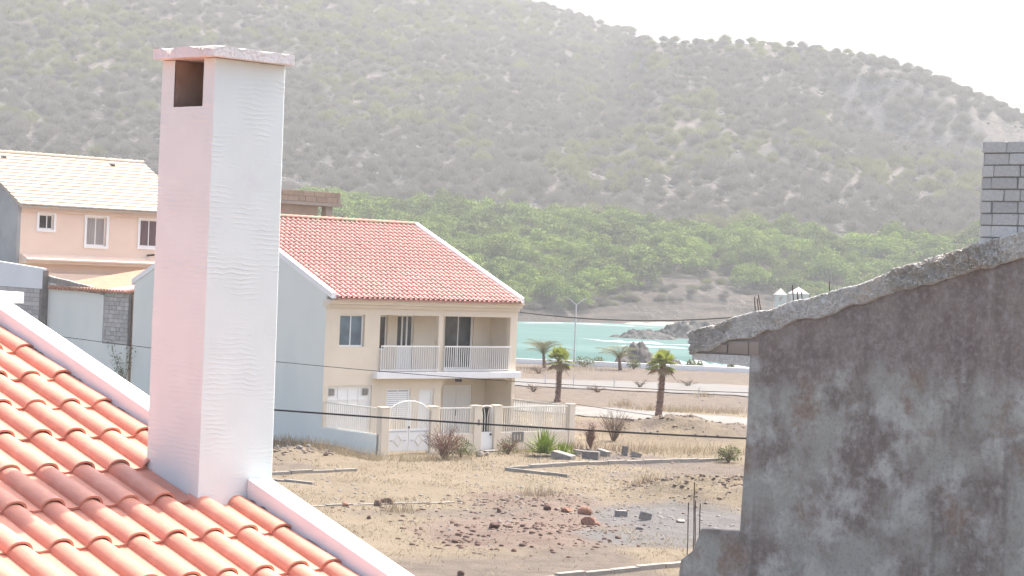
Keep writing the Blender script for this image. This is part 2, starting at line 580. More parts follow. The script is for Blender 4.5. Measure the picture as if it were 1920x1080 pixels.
# sea
M['sea'] = mat('turquoise_water', (0.072, 0.128, 0.119), (0.092, 0.15, 0.14), 0.02, 0.6, 0.25, 0.6, c3=(0.125, 0.19, 0.18), s3=0.03, t3=(0.5, 0.75), spec=0.0, stretch=(0.35, 1, 1))
sxx = np.linspace(-900, 900, 61)
syy = np.linspace(SHORE_NEAR - 2, 1500, 61)
X, Y = np.meshgrid(sxx, syy)
sea = bulk('sea', np.stack([X, Y, np.full_like(X, SEA)], -1).reshape(-1, 3), grid_faces(61, 61), M['sea'], 'structure')

# ------------------------------------------------------------------ far shore and hill
def yh(xp):
    return 504.4 + 0.0415 * (xp - 960)
RX = np.array([-900, -200, 300, 700, 1020, 1150, 1205, 1300, 1400, 1560, 1650, 1760, 1830, 1920, 2100, 2500, 3000])
RY = np.array([-420, -330, -200, -95, 0, 45, 70, 71, 73, 93, 113, 150, 183, 217, 290, 420, 470]) + 11
CX = np.array([-900, 900, 985, 1080, 1170, 1230, 1290, 1400, 1600, 3000])
CZ = np.array([1.0, 1.0, 0.6, 0.4, 2.8, 4.6, 4.4, 3.6, 3.6, 3.6])
TX = np.array([-900, 300, 700, 1000, 1400, 1800, 3000])
TY = np.array([330, 345, 392, 400, 418, 432, 480])

def hill_z(x, y):
    x, y = np.asarray(x, float), np.asarray(y, float)
    r = np.hypot(x, y)
    xp = 960 + F_PX * np.clip(x / np.maximum(y, 1), -0.6, 0.6)
    S = 457 + np.clip((xp - 980) * 0.13, -45, 70) + 9 * (fbm(x * 0.03, y * 0.03, 4, 31) - 0.5)
    s = r - S
    zc = np.interp(xp, CX, CZ) + 1.2 * (fbm(x * 0.06, y * 0.06, 3, 33) - 0.5)
    rt = 650.0
    zt = EYE + (yh(xp) - np.interp(xp, TX, TY)) / F_PX * rt
    Rr = 955 + 260 * (1 - sstep(1130, 1215, xp))
    zr = EYE + (yh(xp) - np.interp(xp, RX, RY)) / F_PX * Rr
    wob = 40 * (fbm(x * 0.006, y * 0.006, 3, 35) - 0.5)
    t = np.clip((r - rt) / (Rr - rt), 0, 1)
    p = t ** 1.08
    pc = np.interp(t, [0, 0.70, 0.80, 1.0], [0, 0.50, 0.82, 1.0])
    mk = sstep(1480, 1600, xp + wob) * (1 - sstep(1900, 2000, xp + wob))
    p = p * (1 - mk) + pc * mk
    zz = zt + (zr - zt) * p
    z_shelf = zc + (zt - zc) * np.clip((s - 26) / np.maximum(rt - S - 26, 1), 0, 1) ** 0.9
    bed = 1.6 * np.sin(s * 1.1 + 3 * fbm(x * 0.05, y * 0.05, 2, 36))
    z_cliff = SEA - 1.0 + (zc - SEA + 1.0) * sstep(-4, 24, s + 3 * (fbm(x * 0.12, y * 0.12, 3, 37) - 0.5)) ** 0.75 + 0.25 * bed * (s > 2) * (s < 24)
    z = np.where(s < 26, z_cliff, np.where(r < rt, z_shelf, zz))
    z = np.where(r > Rr, zr - 0.35 * (r - Rr) * sstep(0, 60, r - Rr), z)
    amp = sstep(640, 720, r) * (1 - 0.75 * sstep(Rr - 120, Rr - 10, r))
    z = z + amp * (9 * (fbm(x * 0.012, y * 0.012, 4, 41) - 0.5) + 3.2 * (fbm(x * 0.06, y * 0.06, 4, 43) - 0.5))
    z = z + mk * (t > 0.55) * (t < 0.95) * 9 * np.abs(fbm(x * 0.05, y * 0.02, 4, 47) - 0.5)
    tq = 1.15
    kz = np.floor(z / tq)
    fz = z / tq - kz
    zt_ = (kz + fz ** 5) * tq
    tm = sstep(1, 6, s) * (1 - sstep(48, 80, s)) * sstep(1080, 1190, xp)
    z = z * (1 - tm) + zt_ * tm
    z = z + sstep(0, 30, s) * 0.8 * (fbm(x * 0.2, y * 0.2, 3, 45) - 0.5)
    z = np.where(s < -6, np.minimum(z, SEA - 2.5), z)
    return z

az = np.linspace(-0.33, 0.33, 470)
rr = np.concatenate([np.linspace(395, 440, 8), np.arange(444, 570, 1.1), np.arange(570, 640, 2.5), np.arange(640, 1010, 2.2), np.arange(1015, 1300, 6), [1350, 1450, 1600]])
A, Rg = np.meshgrid(az, rr)
X, Y = Rg * np.sin(A), Rg * np.cos(A)
Zh = hill_z(X, Y)
V = np.stack([X, Y, Zh], -1).reshape(-1, 3)
M['hill'] = attr_ground('stony_hillside', [
    (0, (0.135, 0.115, 0.102), (0.115, 0.10, 0.09), 0.05),      # pinkish soil
    (1, (0.075, 0.07, 0.072), (0.12, 0.112, 0.11), 0.12),      # bare rock face
    (2, (0.075, 0.064, 0.055), (0.042, 0.037, 0.033), 0.16),       # eroded shore cliff
], 0.7, 0.55, base=(0.10, 0.092, 0.085))
hill = bulk('hill', V, grid_faces(len(az), len(rr)), M['hill'], 'structure', smooth=True)
gz_r = np.gradient(Zh, axis=0) / np.gradient(Rg, axis=0)
steep = sstep(0.45, 0.9, np.abs(gz_r)).ravel()
rh = Rg.ravel()
soil = sstep(0.40, 0.58, fbm(V[:, 0] * 0.02, V[:, 1] * 0.02, 4, 51)) * sstep(560, 640, rh)
xpv = 960 + F_PX * V[:, 0] / V[:, 1]
sdist = rh - (457 + np.clip((xpv - 980) * 0.13, -45, 70))
shorem = 1 - sstep(60, 95, sdist)
set_patch(hill, np.stack([soil, steep * (rh > 620), shorem], 1))

def rock_mesh(name, seed, m, sub=2, flat=0.7, rough=0.28):
    bm = bmesh.new()
    bmesh.ops.create_icosphere(bm, subdivisions=sub, radius=1.0)
    rg = random.Random(seed)
    cuts = [(Vector((rg.gauss(0, 1), rg.gauss(0, 1), rg.gauss(0, 1))).normalized(), rg.uniform(0.45, 0.85)) for _ in range(7)]
    for v in bm.verts:
        p = v.co.copy()
        for n, d in cuts:
            e = p.dot(n) - d
            if e > 0: p -= n * e
        p *= 1 + rg.uniform(-rough, rough) * 0.25
        p.z *= flat
        v.co = p
    me = bpy.data.meshes.new(name)
    bm.to_mesh(me)
    bm.free()
    me.materials.append(m)
    return me

# beach strip and lava spit, built where they stand on the water
def mound(name, cxp, cyp, zb, rx, ry, h, m, seed, label, cat, kind=None, rough=1.0, rot=0.0, n=90, group=None):
    q = onz(cxp, cyp, zb)
    g = np.linspace(-1.25, 1.25, n)
    GX, GY = np.meshgrid(g, g)
    d = np.hypot(GX, GY)
    env = np.clip(1 - d ** 2, -0.4, 1)
    ca, sa = math.cos(rot), math.sin(rot)
    PX, PY = GX * rx, GY * ry
    X_, Y_ = q[0] + PX * ca - PY * sa, q[1] + PX * sa + PY * ca
    f = fbm(X_ * 0.22, Y_ * 0.22, 5, seed)
    f2 = np.abs(fbm(X_ * 0.6, Y_ * 0.6, 4, seed + 3) - 0.5)
    Z_ = zb - 0.8 + (h + 0.8) * env * (0.35 + 1.0 * f) + rough * h * (1.1 * f2 - 0.15) * (env > -0.2)
    V_ = np.stack([X_, Y_, Z_], -1).reshape(-1, 3)
    base = np.array([q[0], q[1], zb])
    o = bulk(name, V_ - base, grid_faces(n, n), m, kind, label, cat)
    o.location = base
    if group: o['group'] = group
    return o
M['sand'] = mat('pale_sand', (0.34, 0.29, 0.23), (0.30, 0.25, 0.195), 0.2, 0.95)
mound('beach', 1262, 610.5, SEA, 15, 13, 0.9, M['sand'], 61, None, None, 'structure', 0.1)
for i, (px, py, rx, ry, h, rot, lab) in enumerate([
        (1205, 634, 7.0, 7.5, 1.7, 0.0, 'low black lava spit tapering to a point in the turquoise water'),
        (1290, 633, 9.5, 9.0, 2.9, 0.1, 'tall black lava spit beside the pale beach across the bay')]):
    mound('lava_rock', px, py, SEA, rx, ry, h, M['lava'], 71 + i * 5, lab, 'rock', None, 1.2, rot)
mound('lava_rock', 1198, 697, SEA, 2.4, 3.0, 3.4, M['boulder'], 91, 'pointed grey brown rock rising from the water behind the sea wall', 'rock', None, 0.9)
mound('lava_rock', 1168, 697, SEA, 1.7, 2.4, 2.3, M['boulder'], 95, 'low grey boulder in the water beside the pointed rock', 'rock', None, 0.9)
mound('lava_rock', 1253, 696, SEA, 2.6, 2.2, 2.5, M['boulder'], 99, 'flat reddish grey boulder behind the sea wall next to a fan palm', 'rock', None, 0.9)

# surf: thin foam sheets round the rocks and along the far shore
M['foam'] = mat('sea_foam', (0.40, 0.42, 0.415), (0.22, 0.30, 0.29), 0.6, 0.8)
mb = MB()
def foam_strip(pts, wd, seed, z=SEA + 0.03):
    P_ = [onz(px, py, SEA) for px, py in pts]
    n = 60
    vs = []
    for i in range(n):
        t = i / (n - 1) * (len(P_) - 1)
        k = min(int(t), len(P_) - 2)
        p = P_[k] + (P_[k + 1] - P_[k]) * (t - k)
        w_ = wd * (0.15 + 1.3 * float(vnoise(i * 0.35, seed, seed))) * math.sin(math.pi * min(1, max(0.03, i / (n - 1))))
        o_ = wd * 0.8 * (float(vnoise(i * 0.2, seed + 4, seed)) - 0.5)
        vs += [(p[0], p[1] + o_ - w_, z), (p[0], p[1] + o_ + w_, z + 0.12 * w_)]
    mb.add(vs, [(2 * i, 2 * i + 2, 2 * i + 3, 2 * i + 1) for i in range(n - 1)])
foam_strip([(1090, 634), (1130, 640), (1190, 643), (1250, 646), (1330, 649)], 1.7, 1)
foam_strip([(1140, 648), (1220, 651), (1330, 655)], 1.1, 2)
foam_strip([(960, 606), (1060, 606), (1160, 611), (1230, 615)], 1.6, 3)
foam_strip([(1210, 676), (1300, 683), (1420, 690)], 2.4, 4)
mb.thing('surf', M['foam'], 'white surf breaking round the black rocks', 'surf', kind='stuff')

# roads, laid as sheets just over the field
def sheet(name, pix, m, lift, kind='structure', n=50):
    """strip between an upper and a lower pixel line on the ground, following it"""
    (a0, a1), (b0, b1) = pix
    A0, A1, B0, B1 = [onz(*p) for p in (a0, a1, b0, b1)]
    vs, w_ = [], 9
    for i in range(n):
        t = i / (n - 1)
        L0, L1 = A0 + (A1 - A0) * t, B0 + (B1 - B0) * t
        for j in range(w_):
            p = L0 + (L1 - L0) * j / (w_ - 1)
            vs.append((p[0], p[1], float(ground_z(p[0], p[1])) + lift))
    return bulk(name, vs, grid_faces(w_, n), m, kind, smooth=True)
M['paleroad'] = mat('pale_concrete_road', (0.20, 0.192, 0.178), (0.175, 0.167, 0.155), 0.4, 0.95, c3=(0.19, 0.158, 0.13), s3=0.25, t3=(0.52, 0.7))
M['asphalt'] = mat('worn_asphalt', (0.165, 0.158, 0.15), (0.14, 0.133, 0.126), 0.4, 0.95, c3=(0.18, 0.15, 0.125), s3=0.2, t3=(0.5, 0.66))
sheet('road', (((860, 749), (1560, 796)), ((860, 763), (1560, 820))), M['paleroad'], 0.05)
sheet('path', (((860, 707), (1560, 728)), ((860, 718), (1560, 752))), M['asphalt'], 0.06)

# ================================================================== BUILDINGS
_unit = {}
def unit(name, m):
    k = (name, m.name)
    if k not in _unit:
        _unit[k] = MB().box(WORLD, -0.5, 0.5, -0.5, 0.5, 0, 1).mesh(name, m)
    return _unit[k]

def rod(name, fr, a0, a1, b0, b1, z0, z1, m, parent):
    """a straight box-section piece sharing one unit mesh"""
    p = fr.P((a0 + a1) / 2, (b0 + b1) / 2, z0)
    sx, sy, sz = abs(a1 - a0), abs(b1 - b0), abs(z1 - z0)
    return inst(name, unit(name, m), mframe(fr.u * sx, -fr.w * sy, fr.z * sz, p), parent)

def window(parent, fr, r, b, cols=2, fm=None, gm=None, fw=0.07, depth=0.07, rows=1, name='window', label=None, mull=0.05, shares=None):
    a0, a1, z0, z1 = r
    fm, gm = fm or M['whitemetal'], gm or M['glass']
    mb = MB()
    shares = shares or [1.0 / cols] * cols
    xs_ = [a0 + fw]
    tot = (a1 - a0 - 2 * fw)
    for s_ in shares: xs_.append(xs_[-1] + tot * s_)
    zs_ = np.linspace(z0 + fw, z1 - fw, rows + 1)
    holes = []
    for i in range(len(shares)):
        for j in range(rows):
            l = xs_[i] + (mull / 2 if i else 0)
            h = xs_[i + 1] - (mull / 2 if i < len(shares) - 1 else 0)
            lo = zs_[j] + (mull / 2 if j else 0)
            up = zs_[j + 1] - (mull / 2 if j < rows - 1 else 0)
            holes.append((l, h, lo, up))
    mb.holed(fr, a0, a1, z0, z1, b - depth, b, holes)
    w_ = mb.part(name, fm, parent, label)
    for h in holes:
        MB().box(fr, h[0] - 0.005, h[1] + 0.005, b - depth * 0.65, b - depth * 0.4, h[2] - 0.005, h[3] + 0.005).part('pane', gm, w_)
    return w_

def barrel_tile(name, w_, L_, bw, h, t, m, seg=10, over=0.035, trough=True, lift=None, taper=0.9):
    """S-shaped roof tile: x across, y down the slope, z off the deck; bottom end raised to lap the next one"""
    lift = t * 1.25 if lift is None else lift
    def prof(scale, dz, inner):
        p = []
        for i in range(seg + 1):
            a = math.pi * i / seg
            rx = (bw / 2 - (t if inner else 0)) * scale
            hh = (h - (t if inner else 0)) * scale
            p.append((bw / 2 - rx * math.cos(a), dz + hh * math.sin(a) ** 0.85 - (0 if not inner else 0.0)))
        if trough:
            for x, z in ((bw + 0.004, 0.0), (w_ * 0.5 + bw * 0.5, -0.004), (w_ + 0.012, 0.002), (w_ + 0.03, 0.010)):
                p.append((x, dz + z + (0.006 if not inner else -t * 0.6)))
        return p
    rows = []
    for y, sc, dz in ((0.0, taper, 0.0), (L_ + over, 1.0, lift)):
        rows.append((y, prof(sc, dz, False), prof(sc, dz, True)))
    mb = MB()
    n = len(rows[0][1])
    vs = []
    for y, po, pi_ in rows:
        vs += [(x, y, z) for x, z in po] + [(x, y, z) for x, z in pi_]
    f = []
    o0, i0, o1, i1 = 0, n, 2 * n, 3 * n
    for k in range(n - 1):
        f.append((o0 + k, o0 + k + 1, o1 + k + 1, o1 + k))
        f.append((i0 + k, i1 + k, i1 + k + 1, i0 + k + 1))
        f.append((o1 + k, o1 + k + 1, i1 + k + 1, i1 + k))
        f.append((o0 + k, i0 + k, i0 + k + 1, o0 + k + 1))
    f.append((o0, o1, i1, i0))
    f.append((o0 + n - 1, i0 + n - 1, i1 + n - 1, o1 + n - 1))
    mb.add(vs, f)
    me = mb.mesh(name, m, True)
    me.polygons.foreach_set('use_smooth', [len(p.vertices) == 4 and abs(p.normal.y) < 0.7 for p in me.polygons])
    if hasattr(me, 'set_sharp_from_angle'):
        me.set_sharp_from_angle(angle=math.radians(50))
    return me

# ------------------------------------------------------------------ the near house: tiled roof, verge wall, chimney
R0 = np.array([-2.7206, 11.6386, 7.1285])
PHI, TL, TW = 0.3123, 0.394, 0.205
FR = Frame(R0, TH2)
tanp = math.tan(PHI)
def rz(w_): return R0[2] - tanp * w_
vdir = FR.w * math.cos(PHI) - FR.z * math.sin(PHI)
ndir = np.cross(FR.u, vdir)
ndir = ndir if ndir[2] > 0 else -ndir
near = root('tiled_house', FR.P(-2, 1.5, 0), 'near house with terracotta barrel tile roof and tall white plastered chimney', 'house')
W0, W1, UL, PI0, PI1 = -5.2, 4.9, -2.9, 0.118, 0.258
MB().box(FR, UL, PI0 - 0.02, W0, W1 - 0.4, 0, 4.6).part('wall', M['white'], near)
deck = MB().prism([FR.P(UL, W0, rz(W0) - 0.03), FR.P(UL, W1, rz(W1) - 0.03), FR.P(UL, W1, rz(W1) - 0.2), FR.P(UL, W0, rz(W0) - 0.2)],
                  [FR.P(PI0 - 0.002, W0, rz(W0) - 0.03), FR.P(PI0 - 0.002, W1, rz(W1) - 0.03), FR.P(PI0 - 0.002, W1, rz(W1) - 0.2), FR.P(PI0 - 0.002, W0, rz(W0) - 0.2)]).part('roof', M['tile'], near)
tile_me = barrel_tile('tile', TW, TL, 0.132, 0.056, 0.011, M['tile'], 12)
verge_me = barrel_tile('verge_tile', TW, TL, 0.132, 0.052, 0.011, M['tile'], 12, trough=False)
CH = (-0.175, 0.262, 1.53, 1.95)          # chimney plan u0 u1 w0 w1
loose_v, loose_f = [], []
cnt = 0
for j in range(-12, 12):
    for c in range(0, 34):
        P_ = FR.P(0, 0, R0[2]) - c * TW * FR.u + (j - 1) * TL * vdir
        wj = (j - 1) * TL * math.cos(PHI)
        if wj < W0 + 0.05 or wj + TL > W1: continue
        uc = -c * TW
        if uc < UL + 0.02: continue
        q = project([P_ + 0.5 * TL * vdir + 0.1 * FR.u])[0]
        if c in (0, 1) and wj > CH[2] - 0.1 and wj + TL < CH[3] + 0.03: continue
        jit = Matrix.Rotation(random.uniform(-0.008, 0.008), 4, 'Z') @ Matrix.Translation((random.uniform(-.003, .003), random.uniform(-.006, .006), random.uniform(0, .004)))
        mt = mframe(FR.u, vdir, ndir, P_) @ jit
        me = verge_me if c == 0 else tile_me
        if -130 < q[0] < 900 and 480 < q[1] < 1190 and cnt < 300:
            o = inst('verge_tile' if c == 0 else 'roof_tile', me, mt, deck)
            cnt += 1
        else:
            k = len(loose_v)
            loose_v += [tuple(mt @ v.co) for v in me.vertices]
            loose_f += [tuple(i + k for i in p.vertices) for p in me.polygons]
MB().add(loose_v, loose_f).part('tile_field', M['tile'], deck, kind='stuff', smooth=False)

# verge wall along the roof edge, split by the chimney
def verge(w0, w1, nm='parapet'):
    top = 0.132
    return MB().prism([FR.P(PI0, w0, rz(w0) + top), FR.P(PI0, w1, rz(w1) + top), FR.P(PI0, w1, rz(w1) - 0.6), FR.P(PI0, w0, rz(w0) - 0.6)],
                      [FR.P(PI1, w0, rz(w0) + top), FR.P(PI1, w1, rz(w1) + top), FR.P(PI1, w1, rz(w1) - 0.6), FR.P(PI1, w0, rz(w0) - 0.6)]).part(nm, M['white'], near, bevel=0.006)
verge(W0, CH[2] - 0.001)
verge(CH[3] + 0.001, W1)
MB().box(FR, PI0 - 0.004, PI1 - 0.004, W0, W1 - 0.4, 0, rz(W1) - 0.61).part('gable_wall', M['white'], near)
# mortar fillet between tiles and verge wall, lumpy
def mortar(w0, w1, seed):
    n = int((w1 - w0) / 0.016)
    vs = []
    for i in range(n):
        w_ = w0 + (w1 - w0) * i / (n - 1)
        h = 0.030 + 0.024 * (float(fbm(w_ * 22, seed, 4, seed)) - 0.5) + 0.006 * math.sin(w_ * 16)
        g = 0.004 + 0.030 * float(fbm(w_ * 31, seed + 5, 3, seed))
        vs += [FR.P(PI0 - 0.001, w_, rz(w_) + h + 0.01), FR.P(PI0 - g, w_, rz(w_) + h - 0.008), FR.P(PI0 - g, w_, rz(w_) - 0.01)]
    f = []
    for i in range(n - 1):
        f += [(3 * i, 3 * i + 1, 3 * i + 4, 3 * i + 3), (3 * i + 1, 3 * i + 2, 3 * i + 5, 3 * i + 4)]
    MB().add(vs, f).part('mortar', M['mortar'], near)
mortar(W0, CH[2], 3)
mortar(CH[3], W1, 9)

# plaster with combed trowel ripples
def plaster():
    m = mat('rippled_white_plaster', (0.665, 0.735, 0.715), (0.635, 0.70, 0.68), 5, 0.8, c3=(0.58, 0.59, 0.595), s3=2.2, t3=(0.6, 0.85))
    N, L = m.node_tree.nodes, m.node_tree.links
    b = N['Principled BSDF']
    tc = N.new('ShaderNodeTexCoord')
    wv = N.new('ShaderNodeTexWave')
    wv.wave_type = 'BANDS'
    wv.bands_direction = 'Z'
    wv.inputs['Scale'].default_value = 13.0
    wv.inputs['Distortion'].default_value = 5.0
    wv.inputs['Detail'].default_value = 3.0
    wv.inputs['Detail Scale'].default_value = 0.9
    L.new(tc.outputs['Object'], wv.inputs['Vector'])
    nz = N.new('ShaderNodeTexNoise')
    nz.inputs['Scale'].default_value = 4.5
    nz.inputs['Detail'].default_value = 2
    L.new(tc.outputs['Object'], nz.inputs['Vector'])
    mr = N.new('ShaderNodeMapRange')
    mr.inputs[1].default_value = 0.47
    mr.inputs[2].default_value = 0.68
    L.new(nz.outputs[0], mr.inputs[0])
    pw = N.new('ShaderNodeMath')
    pw.operation = 'POWER'
    pw.inputs[1].default_value = 3.0
    L.new(wv.outputs['Fac'], pw.inputs[0])
    mu = N.new('ShaderNodeMath')
    mu.operation = 'MULTIPLY'
    L.new(pw.outputs[0], mu.inputs[0])
    L.new(mr.outputs[0], mu.inputs[1])
    n2 = N.new('ShaderNodeTexNoise')
    n2.inputs['Scale'].default_value = 45
    n2.inputs['Detail'].default_value = 4
    L.new(tc.outputs['Object'], n2.inputs['Vector'])
    ad = N.new('ShaderNodeMath')
    ad.operation = 'MULTIPLY_ADD'
    ad.inputs[1].default_value = 0.25
    L.new(n2.outputs[0], ad.inputs[0])
    L.new(mu.outputs[0], ad.inputs[2])
    bp = N.new('ShaderNodeBump')
    bp.inputs['Strength'].default_value = 0.65
    bp.inputs['Distance'].default_value = 0.0028
    L.new(ad.outputs[0], bp.inputs['Height'])
    L.new(bp.outputs[0], b.inputs['Normal'])
    return m
M['plaster'] = plaster()
u0, u1, w0, w1 = CH
zt, zb = 8.645, rz(w1) - 0.5
h0, h1, hz0 = 1.632, 1.862, 8.417
def C_(a, b, z): return FR.P(a + (0.010 if a == u1 else 0.0) * (8.0 - z), b, z)
mb = MB()
mb.add([C_(u0, w1, zb), C_(u1, w1, zb), C_(u1, w1, zt), C_(u0, w1, zt), C_(u1, w0, zb), C_(u1, w0, zt), C_(u0, w0, zb), C_(u0, w0, zt)],
       [(0, 1, 2, 3), (1, 4, 5, 2), (4, 6, 7, 5)])
mb.add([C_(u0, w0, zb), C_(u0, w1, zb), C_(u0, w1, hz0), C_(u0, h1, hz0), C_(u0, h0, hz0), C_(u0, w0, hz0)], [(0, 1, 2, 3, 4, 5)])
mb.add([C_(u0, w0, hz0), C_(u0, h0, hz0), C_(u0, h0, zt), C_(u0, w0, zt)], [(0, 1, 2, 3)])
mb.add([C_(u0, h1, hz0), C_(u0, w1, hz0), C_(u0, w1, zt), C_(u0, h1, zt)], [(0, 1, 2, 3)])
chim = bpy.data.objects.new('chimney', None)
me = bpy.data.meshes.new('chimney')
me.from_pydata(mb.v, [], mb.f)
bm = bmesh.new()
bm.from_mesh(me)
bmesh.ops.remove_doubles(bm, verts=bm.verts, dist=1e-4)
bmesh.ops.recalc_face_normals(bm, faces=bm.faces)
bm.to_mesh(me)
bm.free()
me.materials.append(M['plaster'])
bpy.data.objects.remove(chim)
chim = bpy.data.objects.new('chimney', me)
COL.objects.link(chim)
chim.parent = near
chim.matrix_parent_inverse = pinv(near)
chim['label'] = 'tall square chimney of rippled white plaster'
bv = chim.modifiers.new('bevel', 'BEVEL')
bv.width = 0.008
bv.segments = 2
M['soot'] = mat('sooty_plaster', (0.42, 0.33, 0.27), (0.28, 0.21, 0.17), 6, 0.95)
ud = u0 + 0.33
MB().add([C_(u0 + .004, h0, hz0), C_(u0 + .004, h1, hz0), C_(u0 + .004, h1, zt), C_(u0 + .004, h0, zt), C_(ud, h0, hz0 - .03), C_(ud, h1, hz0 - .03), C_(ud, h1, zt), C_(ud, h0, zt)],
         [(0, 1, 5, 4), (0, 4, 7, 3), (1, 2, 6, 5), (4, 5, 6, 7)]).part('flue', M['soot'], chim)
# cap slab with chipped edges
bm = bmesh.new()
bmesh.ops.create_cube(bm, size=1.0)
bmesh.ops.subdivide_edges(bm, edges=bm.edges, cuts=14, use_grid_fill=True)
rg = random.Random(5)
cu0, cu1, cw0, cw1 = u0 - 0.058, u1 + 0.006, w0 - 0.004, w1 + 0.058
for v in bm.verts:
    a = (v.co.x + 0.5) * (cu1 - cu0) + cu0
    b = (v.co.y + 0.5) * (cw1 - cw0) + cw0
    e = max(abs(v.co.x), abs(v.co.y))
    z = 8.648 + (v.co.z + 0.5) * 0.052
    if v.co.z > 0.4:
        nn = float(fbm(a * 14, b * 14, 3, 77))
        z += 0.004 * (nn - 0.5)
        if e > 0.46 and nn > 0.56: z -= 0.045 * (nn - 0.56) * 3
    if e > 0.49:
        k = 1 - 0.02 * float(fbm(a * 18 + 3, b * 18, 3, 78))
        a = (a - (cu0 + cu1) / 2) * k + (cu0 + cu1) / 2
        b = (b - (cw0 + cw1) / 2) * k + (cw0 + cw1) / 2
    v.co = Vector(FR.P(a, b, z))
me = bpy.data.meshes.new('chimney_cap')
bm.to_mesh(me)
bm.free()
me.materials.append(mat('chipped_white_cap', (0.78, 0.765, 0.75), (0.72, 0.70, 0.68), 8, 0.85, 0.5, 60, c3=(0.45, 0.36, 0.30), s3=16, t3=(0.63, 0.7)))
cap = bpy.data.objects.new('chimney_cap', me)
COL.objects.link(cap)
cap.parent = chim
# flat white cap slab on the verge wall, up the slope
q = FR.P(PI0, -0.62, 0)
vroot = MB().box(FR, 0.03, 0.33, -0.95, -0.40, rz(-.4) + 0.13, rz(-.4) + 0.195).part('verge_cap', M['white'], near, bevel=0.006)
MB().box(FR, 0.06, 0.28, -0.90, -0.45, rz(-.45) + 0.085, rz(-.4) + 0.129).part('verge_cap_shadow', M['black'], vroot)  # black box stands in for the shadow gap under the cap slab

# ------------------------------------------------------------------ the beige house
HF = Frame((-7.6657, 88.494), TH)
HW, HD = 10.9254, 14.42
ZE, ZR_, DR, EV = 6.2415, 9.5905, 7.2126, 0.4764
sl_ = (ZR_ - ZE) / (DR + EV)
def hz_(b): return ZR_ - sl_ * abs(b + DR)
house = root('beige_house', HF.P(HW / 2, -HD / 2, 0), 'two storey beige house with red tiled roof and white balcony railings', 'house')
B = M['beige']
# gables
for a0, a1 in ((0, 0.2), (HW - 0.2, HW)):
    prof = [(-0.001, 0), (-0.001, hz_(0) - 0.12), (-DR, ZR_ - 0.12), (-HD, hz_(-HD) - 0.12), (-HD, 0)]
    MB().prism([HF.P(a0, b, z) for b, z in prof], [HF.P(a1, b, z) for b, z in prof]).part('gable_wall', M['bluegrey'] if a0 == 0 else B, house, 'blank blue grey gable wall' if a0 == 0 else None)
    x0, x1 = (a0 - 0.03, a1 + 0.03)
    pr = [(EV - 0.12, hz_(EV - .12) + 0.13), (-DR, ZR_ + 0.13), (-HD - 0.2, hz_(-HD - .2) + 0.13), (-HD - 0.2, hz_(-HD - .2) - 0.119), (-DR, ZR_ - 0.119), (EV - 0.12, hz_(EV - .12) - 0.119)]
    MB().prism([HF.P(x0, b, z) for b, z in pr], [HF.P(x1, b, z) for b, z in pr]).part('verge', M['white'], house)
MB().box(HF, 0.2, HW - 0.2, -HD, -HD + 0.2, 0, hz_(-HD) - 0.1).part('rear_wall', B, house)
# roof deck and tiles
r0_, r1_ = 0.235, HW - 0.235
deck2 = MB().prism([HF.P(r0_, b, z) for b, z in ((EV, ZE - 0.03), (-DR, ZR_ - 0.03), (-HD - .3, hz_(-HD - .3) - 0.03), (-HD - .3, hz_(-HD - .3) - 0.11), (-DR, ZR_ - 0.11), (EV, ZE - 0.11))],
                   [HF.P(r1_, b, z) for b, z in ((EV, ZE - 0.03), (-DR, ZR_ - 0.03), (-HD - .3, hz_(-HD - .3) - 0.03), (-HD - .3, hz_(-HD - .3) - 0.11), (-DR, ZR_ - 0.11), (EV, ZE - 0.11))]).part('roof', M['tile2'], house)
ph2 = math.atan(sl_)
vd2 = HF.w * math.cos(ph2) - HF.z * math.sin(ph2)
nd2 = np.cross(HF.u, vd2)
nd2 = nd2 if nd2[2] > 0 else -nd2
NC = 37
TW2 = (r1_ - r0_) / NC
SLN = (DR + EV) / math.cos(ph2)
NRW = 21
TL2 = SLN / NRW
t2 = barrel_tile('tile', TW2, TL2, TW2 * 0.62, 0.085, 0.02, M['tile2'], 7, over=0.05, lift=0.035)
ridgeP = HF.P(r0_, -DR, ZR_ - 0.03)
lv, lf = [], []
np_ = 0
for j in range(NRW - 1, -1, -1):
    for c in range(NC):
        mt = mframe(HF.u, vd2, nd2, ridgeP + c * TW2 * HF.u + j * TL2 * vd2) @ Matrix.Translation((random.uniform(-.006, .006), random.uniform(-.012, .012), random.uniform(0, .008)))
        if np_ < 296:
            inst('roof_tile', t2, mt, deck2)
            np_ += 1
        else:
            k = len(lv)
            lv += [tuple(mt @ v.co) for v in t2.vertices]
            lf += [tuple(i + k for i in p.vertices) for p in t2.polygons]
MB().add(lv, lf).part('tile_field', M['tile2'], deck2, kind='stuff')
for i in range(26):
    a = r0_ + (r1_ - r0_) * i / 26
    mb = MB()
    st = (r1_ - r0_) / 26
    pts0, pts1 = [], []
    for k in range(7):
        an = math.pi * k / 6
        pts0.append(HF.P(a, -DR + 0.13 * math.cos(an), ZR_ + 0.045 + 0.09 * math.sin(an)))
        pts1.append(HF.P(a + st + 0.03, -DR + 0.15 * math.cos(an), ZR_ + 0.05 + 0.115 * math.sin(an)))
    mb.prism(pts0, pts1).part('ridge_tile', M['ridge'], deck2)
